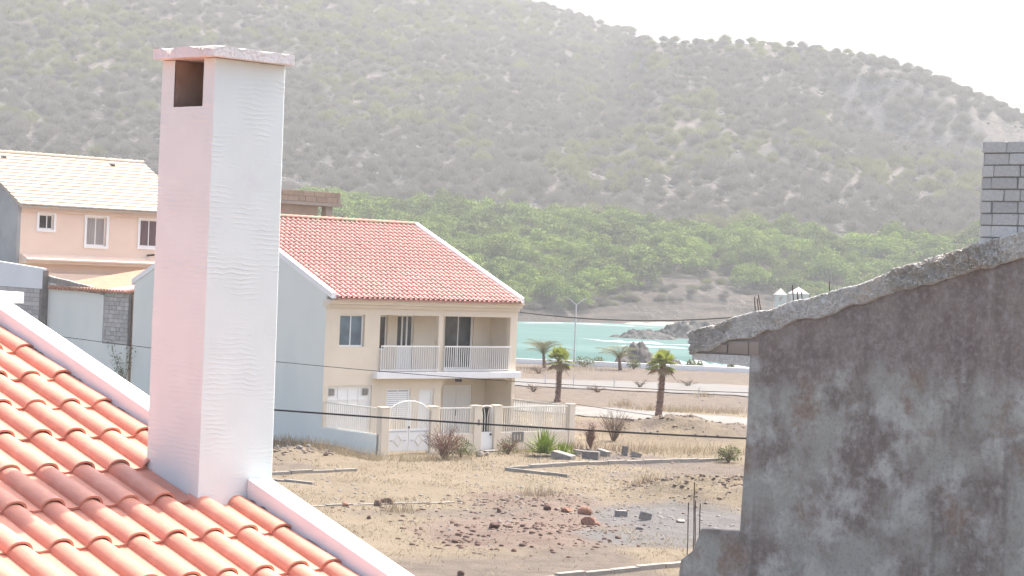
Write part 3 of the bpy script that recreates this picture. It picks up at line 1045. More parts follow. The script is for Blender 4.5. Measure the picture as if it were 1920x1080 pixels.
# cornice under the eaves
cor = [(-0.2, 5.80), (0.10, 5.80), (0.12, 5.92), (0.26, 5.95), (0.29, 6.06), (0.40, 6.09), (0.42, 6.125), (-0.2, 6.13 - 0.0)]
MB().prism([HF.P(-0.02, b, z) for b, z in cor], [HF.P(HW + 0.02, b, z) for b, z in cor]).part('cornice', M['fascia'], house)
def fu(px, py, b=0.0): return HF.on_w(px, py, b)
def rect(x0, y0, x1, y1, b):
    a0 = (fu(x0, y0, b)[0] + fu(x0, y1, b)[0]) / 2
    a1 = (fu(x1, y0, b)[0] + fu(x1, y1, b)[0]) / 2
    zt_ = (fu(x0, y0, b)[1] + fu(x1, y0, b)[1]) / 2
    zb_ = (fu(x0, y1, b)[1] + fu(x1, y1, b)[1]) / 2
    return [a0, a1, zb_, zt_]
aL = fu(711.5, 640)[0]
aG = fu(700, 760)[0]
ZS0, ZS1 = 2.823, 3.10
RB = -1.55
# upper left room
wr = rect(637, 590, 684, 650, 0)
MB().holed(HF, 0.002, aL, ZS1 - 0.28, 5.799, -0.2, 0, [tuple(wr)]).part('front_wall', B, house)
window(house, HF, (wr[0], wr[1] - 0.02, wr[2], wr[3]), -0.12, 2, fw=0.06, label='two pane window with a blue reflection coloured into the glass')
MB().box(HF, aL - 0.2, aL, RB, -0.2005, ZS1, 5.799).part('front_wall', B, house)
MB().box(HF, wr[0], wr[1], -0.6, -0.55, wr[2], wr[3]).part('room_interior', M['dark'], house)
# recessed upper wall with its openings
s1 = rect(700, 591, 726.5, 645, RB)
s1 = [aL - 0.15, s1[1], 3.95, s1[3]]
d1 = rect(745, 590.5, 776, 645, RB)
d1[2] = ZS1 + 0.002
d2 = rect(834, 589, 888, 645, RB)
d2[2] = ZS1 + 0.002
MB().holed(HF, aL - 0.199, HW - 0.2, ZS1, 5.79, RB - 0.18, RB, [tuple(s1), tuple(d1), tuple(d2)]).part('balcony_wall', B, house)
window(house, HF, tuple(s1), RB - 0.08, 1, gm=M['darkglass'], fw=0.07)
dw = window(house, HF, (d1[0], d1[1], 4.05, d1[3]), RB - 0.08, 3, gm=M['darkglass'], fw=0.07, name='balcony_door', mull=0.08, label='white balcony door with three narrow panes')
MB().box(HF, d1[0], d1[1], RB - 0.15, RB - 0.085, d1[2], 4.05).part('door_panel', M['whitemetal'], dw)
window(house, HF, tuple(d2), RB - 0.08, 2, gm=M['darkglass'], fw=0.09, name='sliding_door', label='wide dark glazed sliding door on the balcony')
MB().box(HF, aL, HW - 0.2, RB - 1.2, -0.002, 5.62, 5.70).part('balcony_ceiling', M['fascia'], house)
MB().box(HF, aL + 0.002, HW - 0.002, -0.2, -0.003, 5.52, 5.798).part('beam', B, house)
MB().box(HF, HW - 0.42, HW - 0.201, -0.25, 0.004, ZS1, 5.519).part('column', B, house)
cx0, cx1 = fu(821.5, 640)[0], fu(830.5, 640)[0]
MB().box(HF, cx0, cx1, -0.26, 0.002, ZS1, 5.519).part('column', B, house)
# balcony slab and railings
ab = fu(707, 703, 0.31)[0]
MB().box(HF, ab, HW + 0.08, RB, 0.31, ZS0, ZS1).part('balcony_slab', M['white'], house, bevel=0.012)
def railing(parent, fr, a0, a1, b, z0, z1, step, m, name='railing', br=0.028, rail=0.06, barname='baluster'):
    rl = MB().box(fr, a0, a1, b - 0.025, b + 0.025, z1 - rail, z1).box(fr, a0, a1, b - 0.018, b + 0.018, z0, z0 + 0.04).part(name, m, parent)
    n = max(2, int(round((a1 - a0) / step)))
    for i in range(n + 1):
        a = a0 + br / 2 + (a1 - a0 - br) * i / n
        rod(barname, fr, a - br / 2, a + br / 2, b - br / 2, b + br / 2, z0 + 0.04, z1 - rail, m, rl)
    return rl
zrail = fu(900, 649, 0.12)[1]
railing(house, HF, aL + 0.02, cx0 - 0.02, 0.12, ZS1 + 0.06, zrail, 0.125, M['whitemetal'])
railing(house, HF, cx1 + 0.02, HW - 0.43, 0.12, ZS1 + 0.06, zrail, 0.125, M['whitemetal'])
# ground floor
gr = rect(613.7, 723, 696.5, 800, 0)
gr[2] = 0.02
gr[1] = min(gr[1], aG - 0.03)
MB().holed(HF, 0.002, aG, 0, ZS1 - 0.281, -0.22, 0, [tuple(gr)]).part('front_wall', B, house)
GB = -0.16
w2 = rect(724, 729, 768.5, 787, GB)
dd1 = rect(785, 729, 813, 800, GB)
dd1[2] = 0.02
pr_ = rect(827, 716, 957, 760, GB)
pr_ = [pr_[0], pr_[1], 0.0, ZS0 - 0.06]
MB().holed(HF, aG, HW - 0.201, 0, ZS0 - 0.001, GB - 0.2, GB, [tuple(w2), tuple(dd1), (pr_[0], pr_[1], 0.0, pr_[3])]).part('front_wall', B, house)
for a, sg in ((pr_[0], 1), (pr_[1], -1)):            # rounded upper corners of the porch opening
    pts = [(a, pr_[3])] + [(a + sg * (0.5 - 0.5 * math.cos(t)), pr_[3] - (0.5 - 0.5 * math.sin(t))) for t in np.linspace(0, math.pi / 2, 7)]
    MB().prism([HF.P(x, GB - 0.199, z) for x, z in pts], [HF.P(x, GB - 0.001, z) for x, z in pts]).part('porch_arch', B, house)
PB = GB - 1.6
dbl = rect(830, 722, 884, 790, PB)
dbl[2] = 0.05
MB().holed(HF, pr_[0] - 0.4, HW - 0.201, 0, ZS0 - 0.001, PB - 0.18, PB, [tuple(dbl)]).part('porch_wall', B, house)
MB().box(HF, pr_[0] - 0.4, pr_[0] - 0.2, PB, GB - 0.2005, 0, ZS0 - 0.001).part('porch_wall', B, house)
# garage door with panels
def panel_door(r, b, cols, rows, label, m=None, name='door', fw=0.07, inset=0.035, shares=None):
    m = m or M['whitemetal']
    a0, a1, z0, z1 = r
    A = np.linspace(a0 + fw, a1 - fw, cols + 1)
    sh_ = shares or [1.0 / rows] * rows
    Zz = [z0 + fw]
    for s_ in sh_: Zz.append(Zz[-1] + (z1 - z0 - 2 * fw) * s_)
    holes = [(A[i] + 0.025, A[i + 1] - 0.025, Zz[j] + 0.025, Zz[j + 1] - 0.025) for i in range(cols) for j in range(rows)]
    d = MB().holed(HF, a0, a1, z0, z1, b - 0.06, b, holes).part(name, m, house, label)
    for h in holes:
        MB().box(HF, h[0] - 0.004, h[1] + 0.004, b - 0.055, b - inset, h[2] - 0.004, h[3] + 0.004).part('panel', m, d)
    return d
gd = panel_door(gr, -0.1, 4, 3, 'wide white panelled garage door', name='garage_door', shares=[0.5, 0.28, 0.22])
for x in (gr[0] + 0.12, gr[1] - 0.45):
    MB().box(HF, x, x + 0.3, -0.099, -0.09, gr[3] - 0.42, gr[3] - 0.14).part('grille', M['rubble'], gd)
# louvred shutter window
sh_ = window(house, HF, tuple(w2), GB - 0.05, 2, fw=0.08, name='shutter_window', gm=M['dark'], label='white louvred shutter window')
n = 13
for i in range(n):
    for h in (0, 1):
        mid = (w2[0] + w2[1]) / 2
        a0, a1 = ((w2[0] + 0.085, mid - 0.03), (mid + 0.03, w2[1] - 0.085))[h]
        z = w2[2] + 0.1 + (w2[3] - w2[2] - 0.2) * i / n
        MB().prism([HF.P(a0, GB - 0.085, z + 0.09), HF.P(a0, GB - 0.05, z), HF.P(a0, GB - 0.06, z - 0.004), HF.P(a0, GB - 0.095, z + 0.086)],
                   [HF.P(a1, GB - 0.085, z + 0.09), HF.P(a1, GB - 0.05, z), HF.P(a1, GB - 0.06, z - 0.004), HF.P(a1, GB - 0.095, z + 0.086)]).part('louvre_slat', M['whitemetal'], sh_)
panel_door(dd1, GB - 0.08, 1, 3, 'plain white front door', shares=[0.4, 0.35, 0.25])
pd = panel_door(dbl, PB - 0.05, 2, 2, 'white double door under the porch', shares=[0.45, 0.55])
MB().box(HF, (dbl[0] + dbl[1]) / 2 - 0.05, (dbl[0] + dbl[1]) / 2 - 0.02, PB - 0.05, PB - 0.01, 1.0, 1.25).part('handle', M['black'], pd)
# porch lamp under the slab
la = fu(860, 713, 0.1)[0]
MB().box(HF, la - 0.14, la + 0.10, 0.02, 0.2, ZS0 - 0.16, ZS0 - 0.001).part('porch_lamp', M['dark'], house)

# ------------------------------------------------------------------ front yard walls, railings and gates
FFB, FLN = 3.8925, 10.9151
HS = Frame(HF.o, TH - math.pi / 2)       # a runs along the gable towards the street, b = -u
zf = 1.885
def zz(px, py, b): return fu(px, py, b)[1]
zlow = 0.80
pil = 0.34
ymat = M['beige']
sw = root('yard_wall', HF.P(0.1, FFB / 2, 0), 'low blue grey yard wall with cream bars running from gable to gate', 'wall', 'front yard walls')
MB().box(HF, 0.0, 0.16, 0.002, FFB - 0.161, 0, zlow).part('low_wall', M['bluegrey'], sw)
railing(sw, HS, 0.05, FFB - 0.36, -0.08, zlow + 0.001, zf, 0.135, M['cream_metal'], barname='bar')
ff = root('yard_wall', HF.P(FLN / 2, FFB, 0), 'beige street wall with pillars and cream bar panels in front of the house', 'wall', 'front yard walls')
def fx(px): return fu(px, 800, FFB)[0]
X = [0.0, fx(729.5), fx(808), fx(821), fx(889), fx(902.5), fx(927), fx(939.5), fx(1067), FLN + 0.03]
for a0, a1 in ((X[0], X[1]), (X[2], X[3]), (X[4], X[5]), (X[6], X[7]), (X[8], X[9])):
    MB().box(HF, a0, a1, FFB - 0.3, FFB + 0.02, -0.1, zf).part('pillar', ymat, ff, bevel=0.01)
    MB().box(HF, a0 - 0.02, a1 + 0.02, FFB - 0.32, FFB + 0.04, zf + 0.001, zf + 0.05).part('pillar_cap', ymat, ff)
for a0, a1 in ((X[3], X[4]), (X[7], X[8])):
    MB().box(HF, a0, a1, FFB - 0.18, FFB - 0.02, -0.1, zlow - 0.05).part('low_wall', ymat, ff)
    railing(ff, HF, a0 + 0.01, a1 - 0.01, FFB - 0.1, zlow - 0.049, zf - 0.02, 0.13, M['cream_metal'], barname='bar')
va = fx(972)
vb = MB().holed(HF, va - 0.32, va + 0.32, 0.35, 0.78, FFB - 0.019, FFB + 0.02, [(va - 0.24 + i * 0.165, va - 0.12 + i * 0.165, 0.42, 0.7) for i in range(3)]).part('vent_block', M['rubble'], ff)
MB().box(HF, fx(895), fx(898.5), FFB + 0.021, FFB + 0.05, 1.1, 1.35).part('intercom', M['rubble'], ff)
rs = root('yard_wall', HF.P(HW - 0.1, FFB / 2, 0), 'beige yard wall with cream bars on the palm side of the house', 'wall', 'front yard walls')
MB().box(HF, HW - 0.18, HW - 0.02, 0.002, FFB - 0.301, -0.05, zlow - 0.05).part('low_wall', ymat, rs)
railing(rs, HS, 0.05, FFB - 0.32, -(HW - 0.1), zlow - 0.049, zf - 0.02, 0.15, M['cream_metal'], barname='bar')
# driveway gate: two leaves under an arch
G0, G1 = X[1] + 0.02, X[2] - 0.02
gate = root('driveway_gate', HF.P((G0 + G1) / 2, FFB - 0.12, 0), 'white double driveway gate with arched top bars and diamond panels', 'gate')
gm_ = (G0 + G1) / 2
def arch(a): return 1.66 + 0.50 * math.sqrt(max(0, 1 - ((a - gm_) / (G1 - gm_)) ** 2)) ** 1.2
bY = FFB - 0.12
for s_ in (0, 1):
    a0, a1 = (G0, gm_ - 0.012) if s_ == 0 else (gm_ + 0.012, G1)
    lf_ = MB().box(HF, a0, a1, bY - 0.03, bY + 0.03, 0.12, 1.02).box(HF, a0, a0 + 0.06, bY - 0.031, bY + 0.031, 0.11, arch(a0 + .03)).box(HF, a1 - 0.06, a1, bY - 0.031, bY + 0.031, 0.11, arch(a1 - .03)).part('gate_leaf', M['whitemetal'], gate)
    pts = [HF.P(a, bY, arch(a)) for a in np.linspace(a0 + 0.02, a1 - 0.02, 14)]
    MB().tube(pts, 0.024, 6).part('arch_rail', M['whitemetal'], lf_)
    for i in range(1, 9):
        a = a0 + (a1 - a0) * i / 9
        rod('bar', HF, a - 0.013, a + 0.013, bY - 0.013, bY + 0.013, 1.02, arch(a) - 0.02, M['cream_metal'], lf_)
    ca = (a0 + a1) / 2
    dm = 0.24
    for k in (1.0,):
        o_ = [(dm, 0), (0, dm * 1.1), (-dm, 0), (0, -dm * 1.1)]
        i_ = [(x * 0.72, z * 0.72) for x, z in o_]
        vs = [HF.P(ca + x, bb, 0.56 + z) for bb in (bY + 0.031, bY + 0.055) for x, z in o_ + i_]
        f = []
        for q_ in range(4):
            n2 = (q_ + 1) % 4
            f += [(8 + q_, 8 + n2, 12 + n2, 12 + q_), (q_, n2, 8 + n2, 8 + q_), (4 + q_, 12 + q_, 12 + n2, 4 + n2)]
        MB().add(vs, f).part('diamond', M['cream_metal'], lf_)
    for x0, x1 in ((a0 + 0.12, ca - dm - 0.05), (ca + dm + 0.05, a1 - 0.12)):
        MB().box(HF, x0, x1, bY + 0.031, bY + 0.045, 0.535, 0.585).part('trim', M['galv'], lf_)
    MB().box(HF, a0 + 0.07, a1 - 0.07, bY + 0.031, bY + 0.042, 0.9, 0.95).part('trim', M['galv'], lf_)
for i in range(7):
    a = gm_ + (i - 3) * 0.28
    z = arch(a)
    MB().add([HF.P(a - 0.025, bY, z), HF.P(a + 0.025, bY, z), HF.P(a, bY - 0.02, z), HF.P(a, bY + 0.02, z), HF.P(a, bY, z + 0.24)], [(0, 3, 4), (3, 1, 4), (1, 2, 4), (2, 0, 4)]).part('spike', M['whitemetal'], gate)
MB().box(HF, gm_ - 0.03, gm_ + 0.03, bY + 0.032, bY + 0.07, 1.05, 1.13).part('latch', M['rust'], gate)
# pedestrian gate
P0, P1 = X[5] + 0.015, X[6] - 0.015
pg = root('garden_gate', HF.P((P0 + P1) / 2, FFB - 0.12, 0), 'narrow white garden gate with curved bars and black gaps between two pillars', 'gate')
pm_ = (P0 + P1) / 2
MB().box(HF, P0, P1, bY - 0.03, bY + 0.03, 0.06, 0.80).box(HF, P0, P0 + 0.05, bY - 0.031, bY + 0.031, 0.05, 1.78).box(HF, P1 - 0.05, P1, bY - 0.031, bY + 0.031, 0.05, 1.78).part('gate_leaf', M['whitemetal'], pg)
MB().tube([HF.P(pm_ + (P1 - P0) / 2 * math.cos(t), bY, 1.74 + 0.17 * math.sin(t)) for t in np.linspace(math.pi, 0, 11)], 0.03, 6).part('arch_rail', M['whitemetal'], pg)
for i in range(1, 5):
    a = P0 + (P1 - P0) * i / 5
    d = 0.05 * (1 if i > 2.5 else -1)
    MB().tube([HF.P(a, bY, 0.8), HF.P(a, bY, 1.4), HF.P(a + d * 0.6, bY, 1.62), HF.P(a + d * 1.6, bY, 1.8)], 0.014, 5).part('bar', M['whitemetal'], pg)
MB().box(HF, P0 + 0.05, P1 - 0.05, bY - 0.20, bY - 0.19, 0.8, 1.8).part('black_gap_sheet', M['black'], pg)  # black sheet behind the bars makes the gaps between them black
MB().box(HF, P1 - 0.16, P1 - 0.07, bY + 0.031, bY + 0.06, 0.66, 0.74).part('lock', M['black'], pg)
MB().box(HF, P0 - 0.1, P1 + 0.1, FFB + 0.03, FFB + 0.45, -0.1, 0.07).thing('doorstep', M['kerb'], 'grey concrete doorstep below the narrow garden gate', 'step')

# ------------------------------------------------------------------ rear yard walls beyond the gable
def gu(px, py, a=0.0): return HF.on_u(px, py, a)
BLK = {}
def block_mesh(m, seed=0):
    k = (m.name, seed)
    if k not in BLK:
        bm = bmesh.new()
        bmesh.ops.create_cube(bm, size=1.0)
        rg_ = random.Random(seed + 3)
        bmesh.ops.bevel(bm, geom=list(bm.edges), offset=0.04, segments=1, affect='EDGES')
        for v in bm.verts:
            v.co += Vector((rg_.uniform(-1, 1), rg_.uniform(-1, 1), rg_.uniform(-1, 1))) * 0.018
        me_ = bpy.data.meshes.new('block')
        bm.to_mesh(me_)
        bm.free()
        me_.materials.append(m)
        BLK[k] = me_
    return BLK[k]

def block_run(parent, fr, a0, a1, b0, b1, z0, z1, ln, ht, m, joint=0.018, clip=None, seed=1, jit=0.006):
    """courses of separate blocks filling a rectangle of a frame, front face at b1"""
    rg_ = random.Random(seed)
    nrow = max(1, int(round((z1 - z0) / ht)))
    h = (z1 - z0) / nrow
    for r in range(nrow):
        a = a0 - (ln * (0.5 if r % 2 else 0) + rg_.uniform(0, 0.12) * ln)
        while a < a1:
            l = ln * rg_.choice((1, 1, 1, 1.0, 0.62))
            s, e = max(a, a0), min(a + l, a1)
            if e - s > 0.06:
                ca, cz = (s + e) / 2, z0 + (r + 0.5) * h
                if clip is None or clip(ca, cz):
                    p = fr.P(ca, (b0 + b1) / 2 + rg_.uniform(-jit, jit), cz)
                    inst('block', block_mesh(m, rg_.randint(0, 3)), mframe(fr.u * (e - s - joint), -fr.w * (b1 - b0), fr.z * (h - joint), p), parent)
            a += l

rw = root('rear_yard_wall', HF.P(0.1, -18, 0), 'blue grey rendered yard wall with rough sloping top and bare block patch', 'wall')
def gp(px, py, a): w_, z_ = gu(px, py, a); return HF.P(a, w_, z_)
a_f = -0.02
wl, wr_, wg = gu(86, 560)[0], gu(193.5, 600)[0], gu(239, 600)[0]
ztl, ztr = gu(87, 525)[1], gu(193.5, 552)[1]
zbk0, zbk1 = gu(215, 646)[1], gu(215, 549)[1]
def yz(w_, z_, a): return HF.P(a, w_, z_)
pr = [(wl, 0), (wg - 0.001, 0), (wg - 0.001, zbk0), (wr_, zbk0), (wr_, ztr), (wl, ztl)]
MB().prism([yz(w_, z_, a_f) for w_, z_ in pr], [yz(w_, z_, 0.18) for w_, z_ in pr]).part('wall', M['bluegrey'], rw)
mb = MB()
nn = 40
top, bot = [], []
for i in range(nn + 1):
    t = i / nn
    w_ = wl + (wr_ - wl) * t
    z_ = ztl + (ztr - ztl) * t
    bot.append((w_, z_ - 0.02 - 0.10 * float(fbm(w_ * 3, 1, 3, 5))))
    top.append((w_, z_ + 0.20 + 0.05 * float(fbm(w_ * 2, 4, 3, 6))))
pr = top + bot[::-1]
f = []
vs = [yz(w_, z_, -0.06) for w_, z_ in top] + [yz(w_, z_, -0.05) for w_, z_ in bot] + [yz(w_, z_, 0.24) for w_, z_ in top]
m_ = nn + 1
for i in range(nn):
    f += [(i, i + 1, m_ + i + 1, m_ + i), (i, 2 * m_ + i, 2 * m_ + i + 1, i + 1)]
MB().add(vs, f).part('coping', M['rubble'], rw)
pn = MB().prism([yz(w_, z_, 0.06) for w_, z_ in ((wr_, zbk0), (wg, zbk0), (wg, zbk1), (wr_, zbk1))], [yz(w_, z_, 0.17) for w_, z_ in ((wr_, zbk0), (wg, zbk0), (wg, zbk1), (wr_, zbk1))]).part('block_panel', M['blockjoint'], rw)
block_run(pn, HS, wr_ + 0.01, wg - 0.01, -0.055, -0.01, zbk0, zbk1, 0.42, 0.21, M['block'], 0.022, seed=4)

# pale parapet over a bare block wall, left end
lw = root('block_wall', HF.P(-0.4, -26, 0), 'bare grey block wall under a pale painted parapet', 'wall')
aw = -0.35
e0, e1 = gu(-160, 560, aw)[0], gu(79, 560, aw)[0]
zb_, zt0, zt1 = gu(40, 539, aw)[1], gu(0, 490, aw)[1], gu(79, 503, aw)[1]
ext = e0
zt_e = zt0 + (zt0 - zt1) / (gu(0, 490, aw)[0] - e1) * (e0 - gu(0, 490, aw)[0])
MB().prism([yz(w_, z_, aw - 0.03) for w_, z_ in ((e0, zb_), (e1, zb_), (e1, zt1), (e0, zt_e))], [yz(w_, z_, aw + 0.2) for w_, z_ in ((e0, zb_), (e1, zb_), (e1, zt1), (e0, zt_e))]).part('parapet', M['palegrey'], lw)
MB().prism([yz(w_, z_, aw + 0.03) for w_, z_ in ((e0, 0), (e1, 0), (e1, zb_), (e0, zb_))], [yz(w_, z_, aw + 0.2) for w_, z_ in ((e0, 0), (e1, 0), (e1, zb_), (e0, zb_))]).part('wall', M['blockjoint'], lw)
zlo = gu(40, 612, aw)[1]
block_run(lw, HS, gu(-30, 560, aw)[0], e1 - 0.01, -aw - 0.03, -aw + 0.012, zlo, zb_ - 0.01, 0.42, 0.21, M['block'], 0.022, seed=6)
MB().prism([yz(w_, z_, aw - 0.02) for w_, z_ in ((e1 + 0.01, 0), (wl - 0.01, 0), (wl - 0.01, ztl + 0.15), (e1 + 0.01, zt1 - 0.1))], [yz(w_, z_, aw + 0.3) for w_, z_ in ((e1 + 0.01, 0), (wl - 0.01, 0), (wl - 0.01, ztl + 0.15), (e1 + 0.01, zt1 - 0.1))]).part('shade_gap_strip', M['rubble'], lw)  # solid dark strip stands in for the shaded gap between the walls

# clay lean-to roof behind the yard wall
lt = root('lean_to', HF.P(2, -17, 0), 'small orange clay tiled lean-to roof behind the yard wall', 'roof')
M['orange'] = mat('orange_clay', (0.44, 0.25, 0.165), (0.38, 0.20, 0.13), 2, 0.8)
l0, l1 = wl + 0.4, wg - 0.05
zl0 = zbk1 + 0.06
zl1 = zl0 + 0.95
MB().prism([yz(l0, zl0 - 0.08, -0.12), yz(l1, zl0 - 0.08, -0.12), yz(l1, zl0, -0.12), yz(l0, zl0, -0.12)], [yz(l0, zl1 - 0.08, 5.5), yz(l1, zl1 - 0.08, 5.5), yz(l1, zl1, 5.5), yz(l0, zl1, 5.5)]).part('deck', M['orange'], lt)
ncol = 26
for i in range(ncol):
    w_ = l0 + (l1 - l0) * (i + 0.5) / ncol
    r_ = (l1 - l0) / ncol * 0.36
    MB().tube([yz(w_, zl0 + 0.01, -0.2), yz(w_, zl1 + 0.03, 5.5)], r_, 8).part('tile_row', M['orange'] if i < ncol - 6 else M['tile2'], lt)
MB().box(HF, 0.3, 5.4, l0, l1, 0, zl0 - 0.1).part('wall', M['peach'], lt)

# ------------------------------------------------------------------ peach house
q = aty(38, 440, 112.0)
PF = Frame((q[0], q[1]), TH)
def pu(px, py, b=0.0): return PF.on_w(px, py, b)
DP = 5.2
aE = pu(262, 303, -DP)[0]
zpe = (pu(40, 384, 0.3)[1] + pu(285, 392, 0.3)[1]) / 2
zpr = pu(131, 294, -DP)[1]
ph = root('peach_house', PF.P(aE / 2, -DP, 0), 'peach rendered house with cream tiled roof and white framed windows', 'house')
def prect(x0, y0, x1, y1, b=0.0):
    return [pu(x0, (y0 + y1) / 2, b)[0], pu(x1, (y0 + y1) / 2, b)[0], pu((x0 + x1) / 2, y1, b)[1], pu((x0 + x1) / 2, y0, b)[1]]
wins = [prect(73, 402, 100.5, 430), prect(162, 407, 199, 461), prect(262, 412, 299, 463)]
wins.append([wins[2][0] + 4.4, wins[2][1] + 4.4, wins[2][2], wins[2][3]])
zled = pu(160, 490)[1]
MB().holed(PF, 0, aE, 0, zpe - 0.05, -0.25, 0, [tuple(w_) for w_ in wins]).part('front_wall', M['peach'], ph)
gms = [M['dark'], M['curtain'], M['purpleglass'], M['purpleglass']]
for w_, g_, k in zip(wins, gms, (1, 2, 2, 2)):
    m_ = 0.14
    MB().holed(PF, w_[0] - m_, w_[1] + m_, w_[2] - m_, w_[3] + m_, 0.001, 0.05, [tuple(w_)]).part('window_surround', M['white'], ph)
    window(ph, PF, tuple(w_), -0.10, 2, gm=g_, fw=0.07, shares=[0.62, 0.38] if k == 1 else None)
MB().box(PF, 0, aE, 0.0, 0.12, zpe - 0.42, zpe - 0.051).part('cornice', M['peach_trim'], ph)
slp = (zpr - zpe) / (DP + 0.35)
gpr = [(0, 0), (0, zpe - 0.06), (-DP, zpr - 0.25), (-2 * DP, zpe - 0.06), (-2 * DP, 0)]
for a0, a1 in ((-0.2, -0.001), (aE + 0.001, aE + 0.2)):
    MB().prism([PF.P(a0, b, z) for b, z in gpr], [PF.P(a1, b, z) for b, z in gpr]).part('gable_wall', M['roughgrey'] if a0 < 0 else M['peach'], ph, 'unpainted grey gable wall' if a0 < 0 else None)
MB().box(PF, 0, aE, -2 * DP, -2 * DP + 0.2, 0, zpe - 0.05).part('rear_wall', M['peach'], ph)
rf = MB().prism([PF.P(-0.25, b, z) for b, z in ((0.35, zpe - 0.09), (-DP, zpr - 0.06), (-2 * DP - .35, zpe - 0.09), (-2 * DP - .35, zpe - 0.2), (-DP, zpr - 0.18), (0.35, zpe - 0.2))],
                [PF.P(aE + 0.25, b, z) for b, z in ((0.35, zpe - 0.09), (-DP, zpr - 0.06), (-2 * DP - .35, zpe - 0.09), (-2 * DP - .35, zpe - 0.2), (-DP, zpr - 0.18), (0.35, zpe - 0.2))]).part('roof', M['creamtile'], ph)
NCO = 15
for i in range(NCO):
    t0, t1 = i / NCO, (i + 1.12) / NCO
    b0, b1 = -DP + (DP + 0.35) * t0, -DP + (DP + 0.35) * min(t1, 1.02)
    z0, z1 = zpr - slp * (b0 + DP), zpr - slp * (b1 + DP)
    vs, n_ = [], 44
    for k in range(n_ + 1):
        a = -0.28 + (aE + 0.56) * k / n_
        wv = 0.018 * (k % 2)
        vs += [PF.P(a, b0, z0 - 0.05 + wv), PF.P(a, b1, z1 + 0.015 + wv), PF.P(a, b1 + 0.005, z1 - 0.055 + wv)]
    f = []
    for k in range(n_):
        f += [(3 * k, 3 * k + 3, 3 * k + 4, 3 * k + 1), (3 * k + 1, 3 * k + 4, 3 * k + 5, 3 * k + 2)]
    MB().add(vs, f).part('tile_course', M['creamtile'], rf)
for k in range(30):
    a = -0.25 + (aE + 0.5) * k / 30
    MB().tube([PF.P(a, -DP, zpr - 0.03), PF.P(a + (aE + .5) / 30, -DP, zpr - 0.02)], [0.11, 0.135], 8).part('ridge_tile', M['creamtile'], rf)
for px, py in ((6, 295), (210, 310)):
    a, z = pu(px, py, -DP + 0.6)
    MB().box(PF, a - 0.12, a + 0.12, -DP + 0.5, -DP + 0.75, z - 0.1, z + 0.06).part('vent_tile', M['black'], rf)
zc1, zc0 = pu(160, 479, 0)[1], pu(160, 497, 0.6)[1]
can = [(0.001, zc1), (0.75, zc1 - 0.28), (0.75, zc1 - 0.36), (0.6, zc1 - 0.36), (0.6, zc0), (0.001, zc0)]
MB().prism([PF.P(0.05, b, z) for b, z in can], [PF.P(aE - 0.05, b, z) for b, z in can]).part('canopy', M['peach_trim'], ph)
MB().box(PF, 0.05, aE - 0.05, 0.0, 0.55, 0, zc0 - 0.5).part('porch', M['peach'], ph)
sp_ = pu(278, 486, 0.1)
MB().tube([PF.P(sp_[0], 0.0, sp_[1] + 0.2), PF.P(sp_[0] + 0.1, 0.5, sp_[1] + 0.25)], 0.06, 6).part('waste_pipe', M['dark'], ph)

# ------------------------------------------------------------------ unfinished brown building behind
q = aty(637, 400, 136.0)
UF = Frame((q[0], q[1]), TH)
def uu(px, py, b=0.0): return UF.on_w(px, py, b)
ub = root('unfinished_building', UF.P(-5, -3, 0), 'unfinished brown block building with open top floor behind the red roof', 'building')
aw0 = uu(430, 380)[0]
zs0, zs1, zs2 = uu(600, 386)[1], uu(600, 380)[1], uu(600, 359)[1]
MB().box(UF, aw0, 0.15, -7, 0.15, zs0, zs1).part('floor_slab', M['brownconc'], ub)
aq = uu(598, 397)[0]
MB().box(UF, aw0, aq, -6.5, -0.15, 0, zs0 - 0.001).part('wall', M['brownblock'], ub)
ac0, ac1 = uu(613, 397)[0], uu(625, 397)[0]
MB().box(UF, ac0, ac1, -0.55, -0.1, 0, zs0 - 0.001).part('column', M['brownconc'], ub)
MB().box(UF, ac0, ac1, -6.4, -6.0, 0, zs0 - 0.001).part('column', M['brownconc'], ub)
MB().box(UF, aw0, -0.05, -0.2, -0.03, zs1 + 0.001, zs2 - 0.03).part('parapet', M['brownconc'], ub)
block_run(ub, UF, uu(520, 370)[0], -0.0, -0.1, 0.02, zs1 + 0.01, zs2, 0.85, 0.36, M['brownblock'], 0.035, seed=9)

# ------------------------------------------------------------------ unfinished concrete house on the right
q = aty(1394, 840, 41.0)
CF = Frame((q[0], q[1]), TH)
CS = Frame(CF.o, TH - math.pi / 2)
def cu(px, py, a=0.0): return CF.on_u(px, py, a)
ch = root('concrete_house', CF.P(2, 3, 0), 'unfinished grey concrete house shell with stained wall and rough roof slab', 'house')
up_px = [(1297.5, 620), (1321, 612), (1345, 606), (1373, 598), (1397, 589), (1418, 583), (1447, 579), (1485, 565), (1522, 557), (1580, 540), (1618, 531), (1687, 502), (1756, 481), (1831, 457), (1900, 440), (2000, 410), (2200, 352)]
lo_px = [(1298, 664), (1335, 657), (1367, 639), (1410, 637), (1438, 623), (1463, 616), (1488, 603), (1522, 599), (1555, 591), (1584, 577), (1625, 570), (1652, 556), (1738, 536), (1783, 523), (1842, 505), (1900, 491), (2000, 465), (2200, 410)]
up = np.array([cu(*p) for p in up_px])
lo = np.array([cu(*p) for p in lo_px])
b_end = up[-1, 0]
b_eave = up[0, 0]
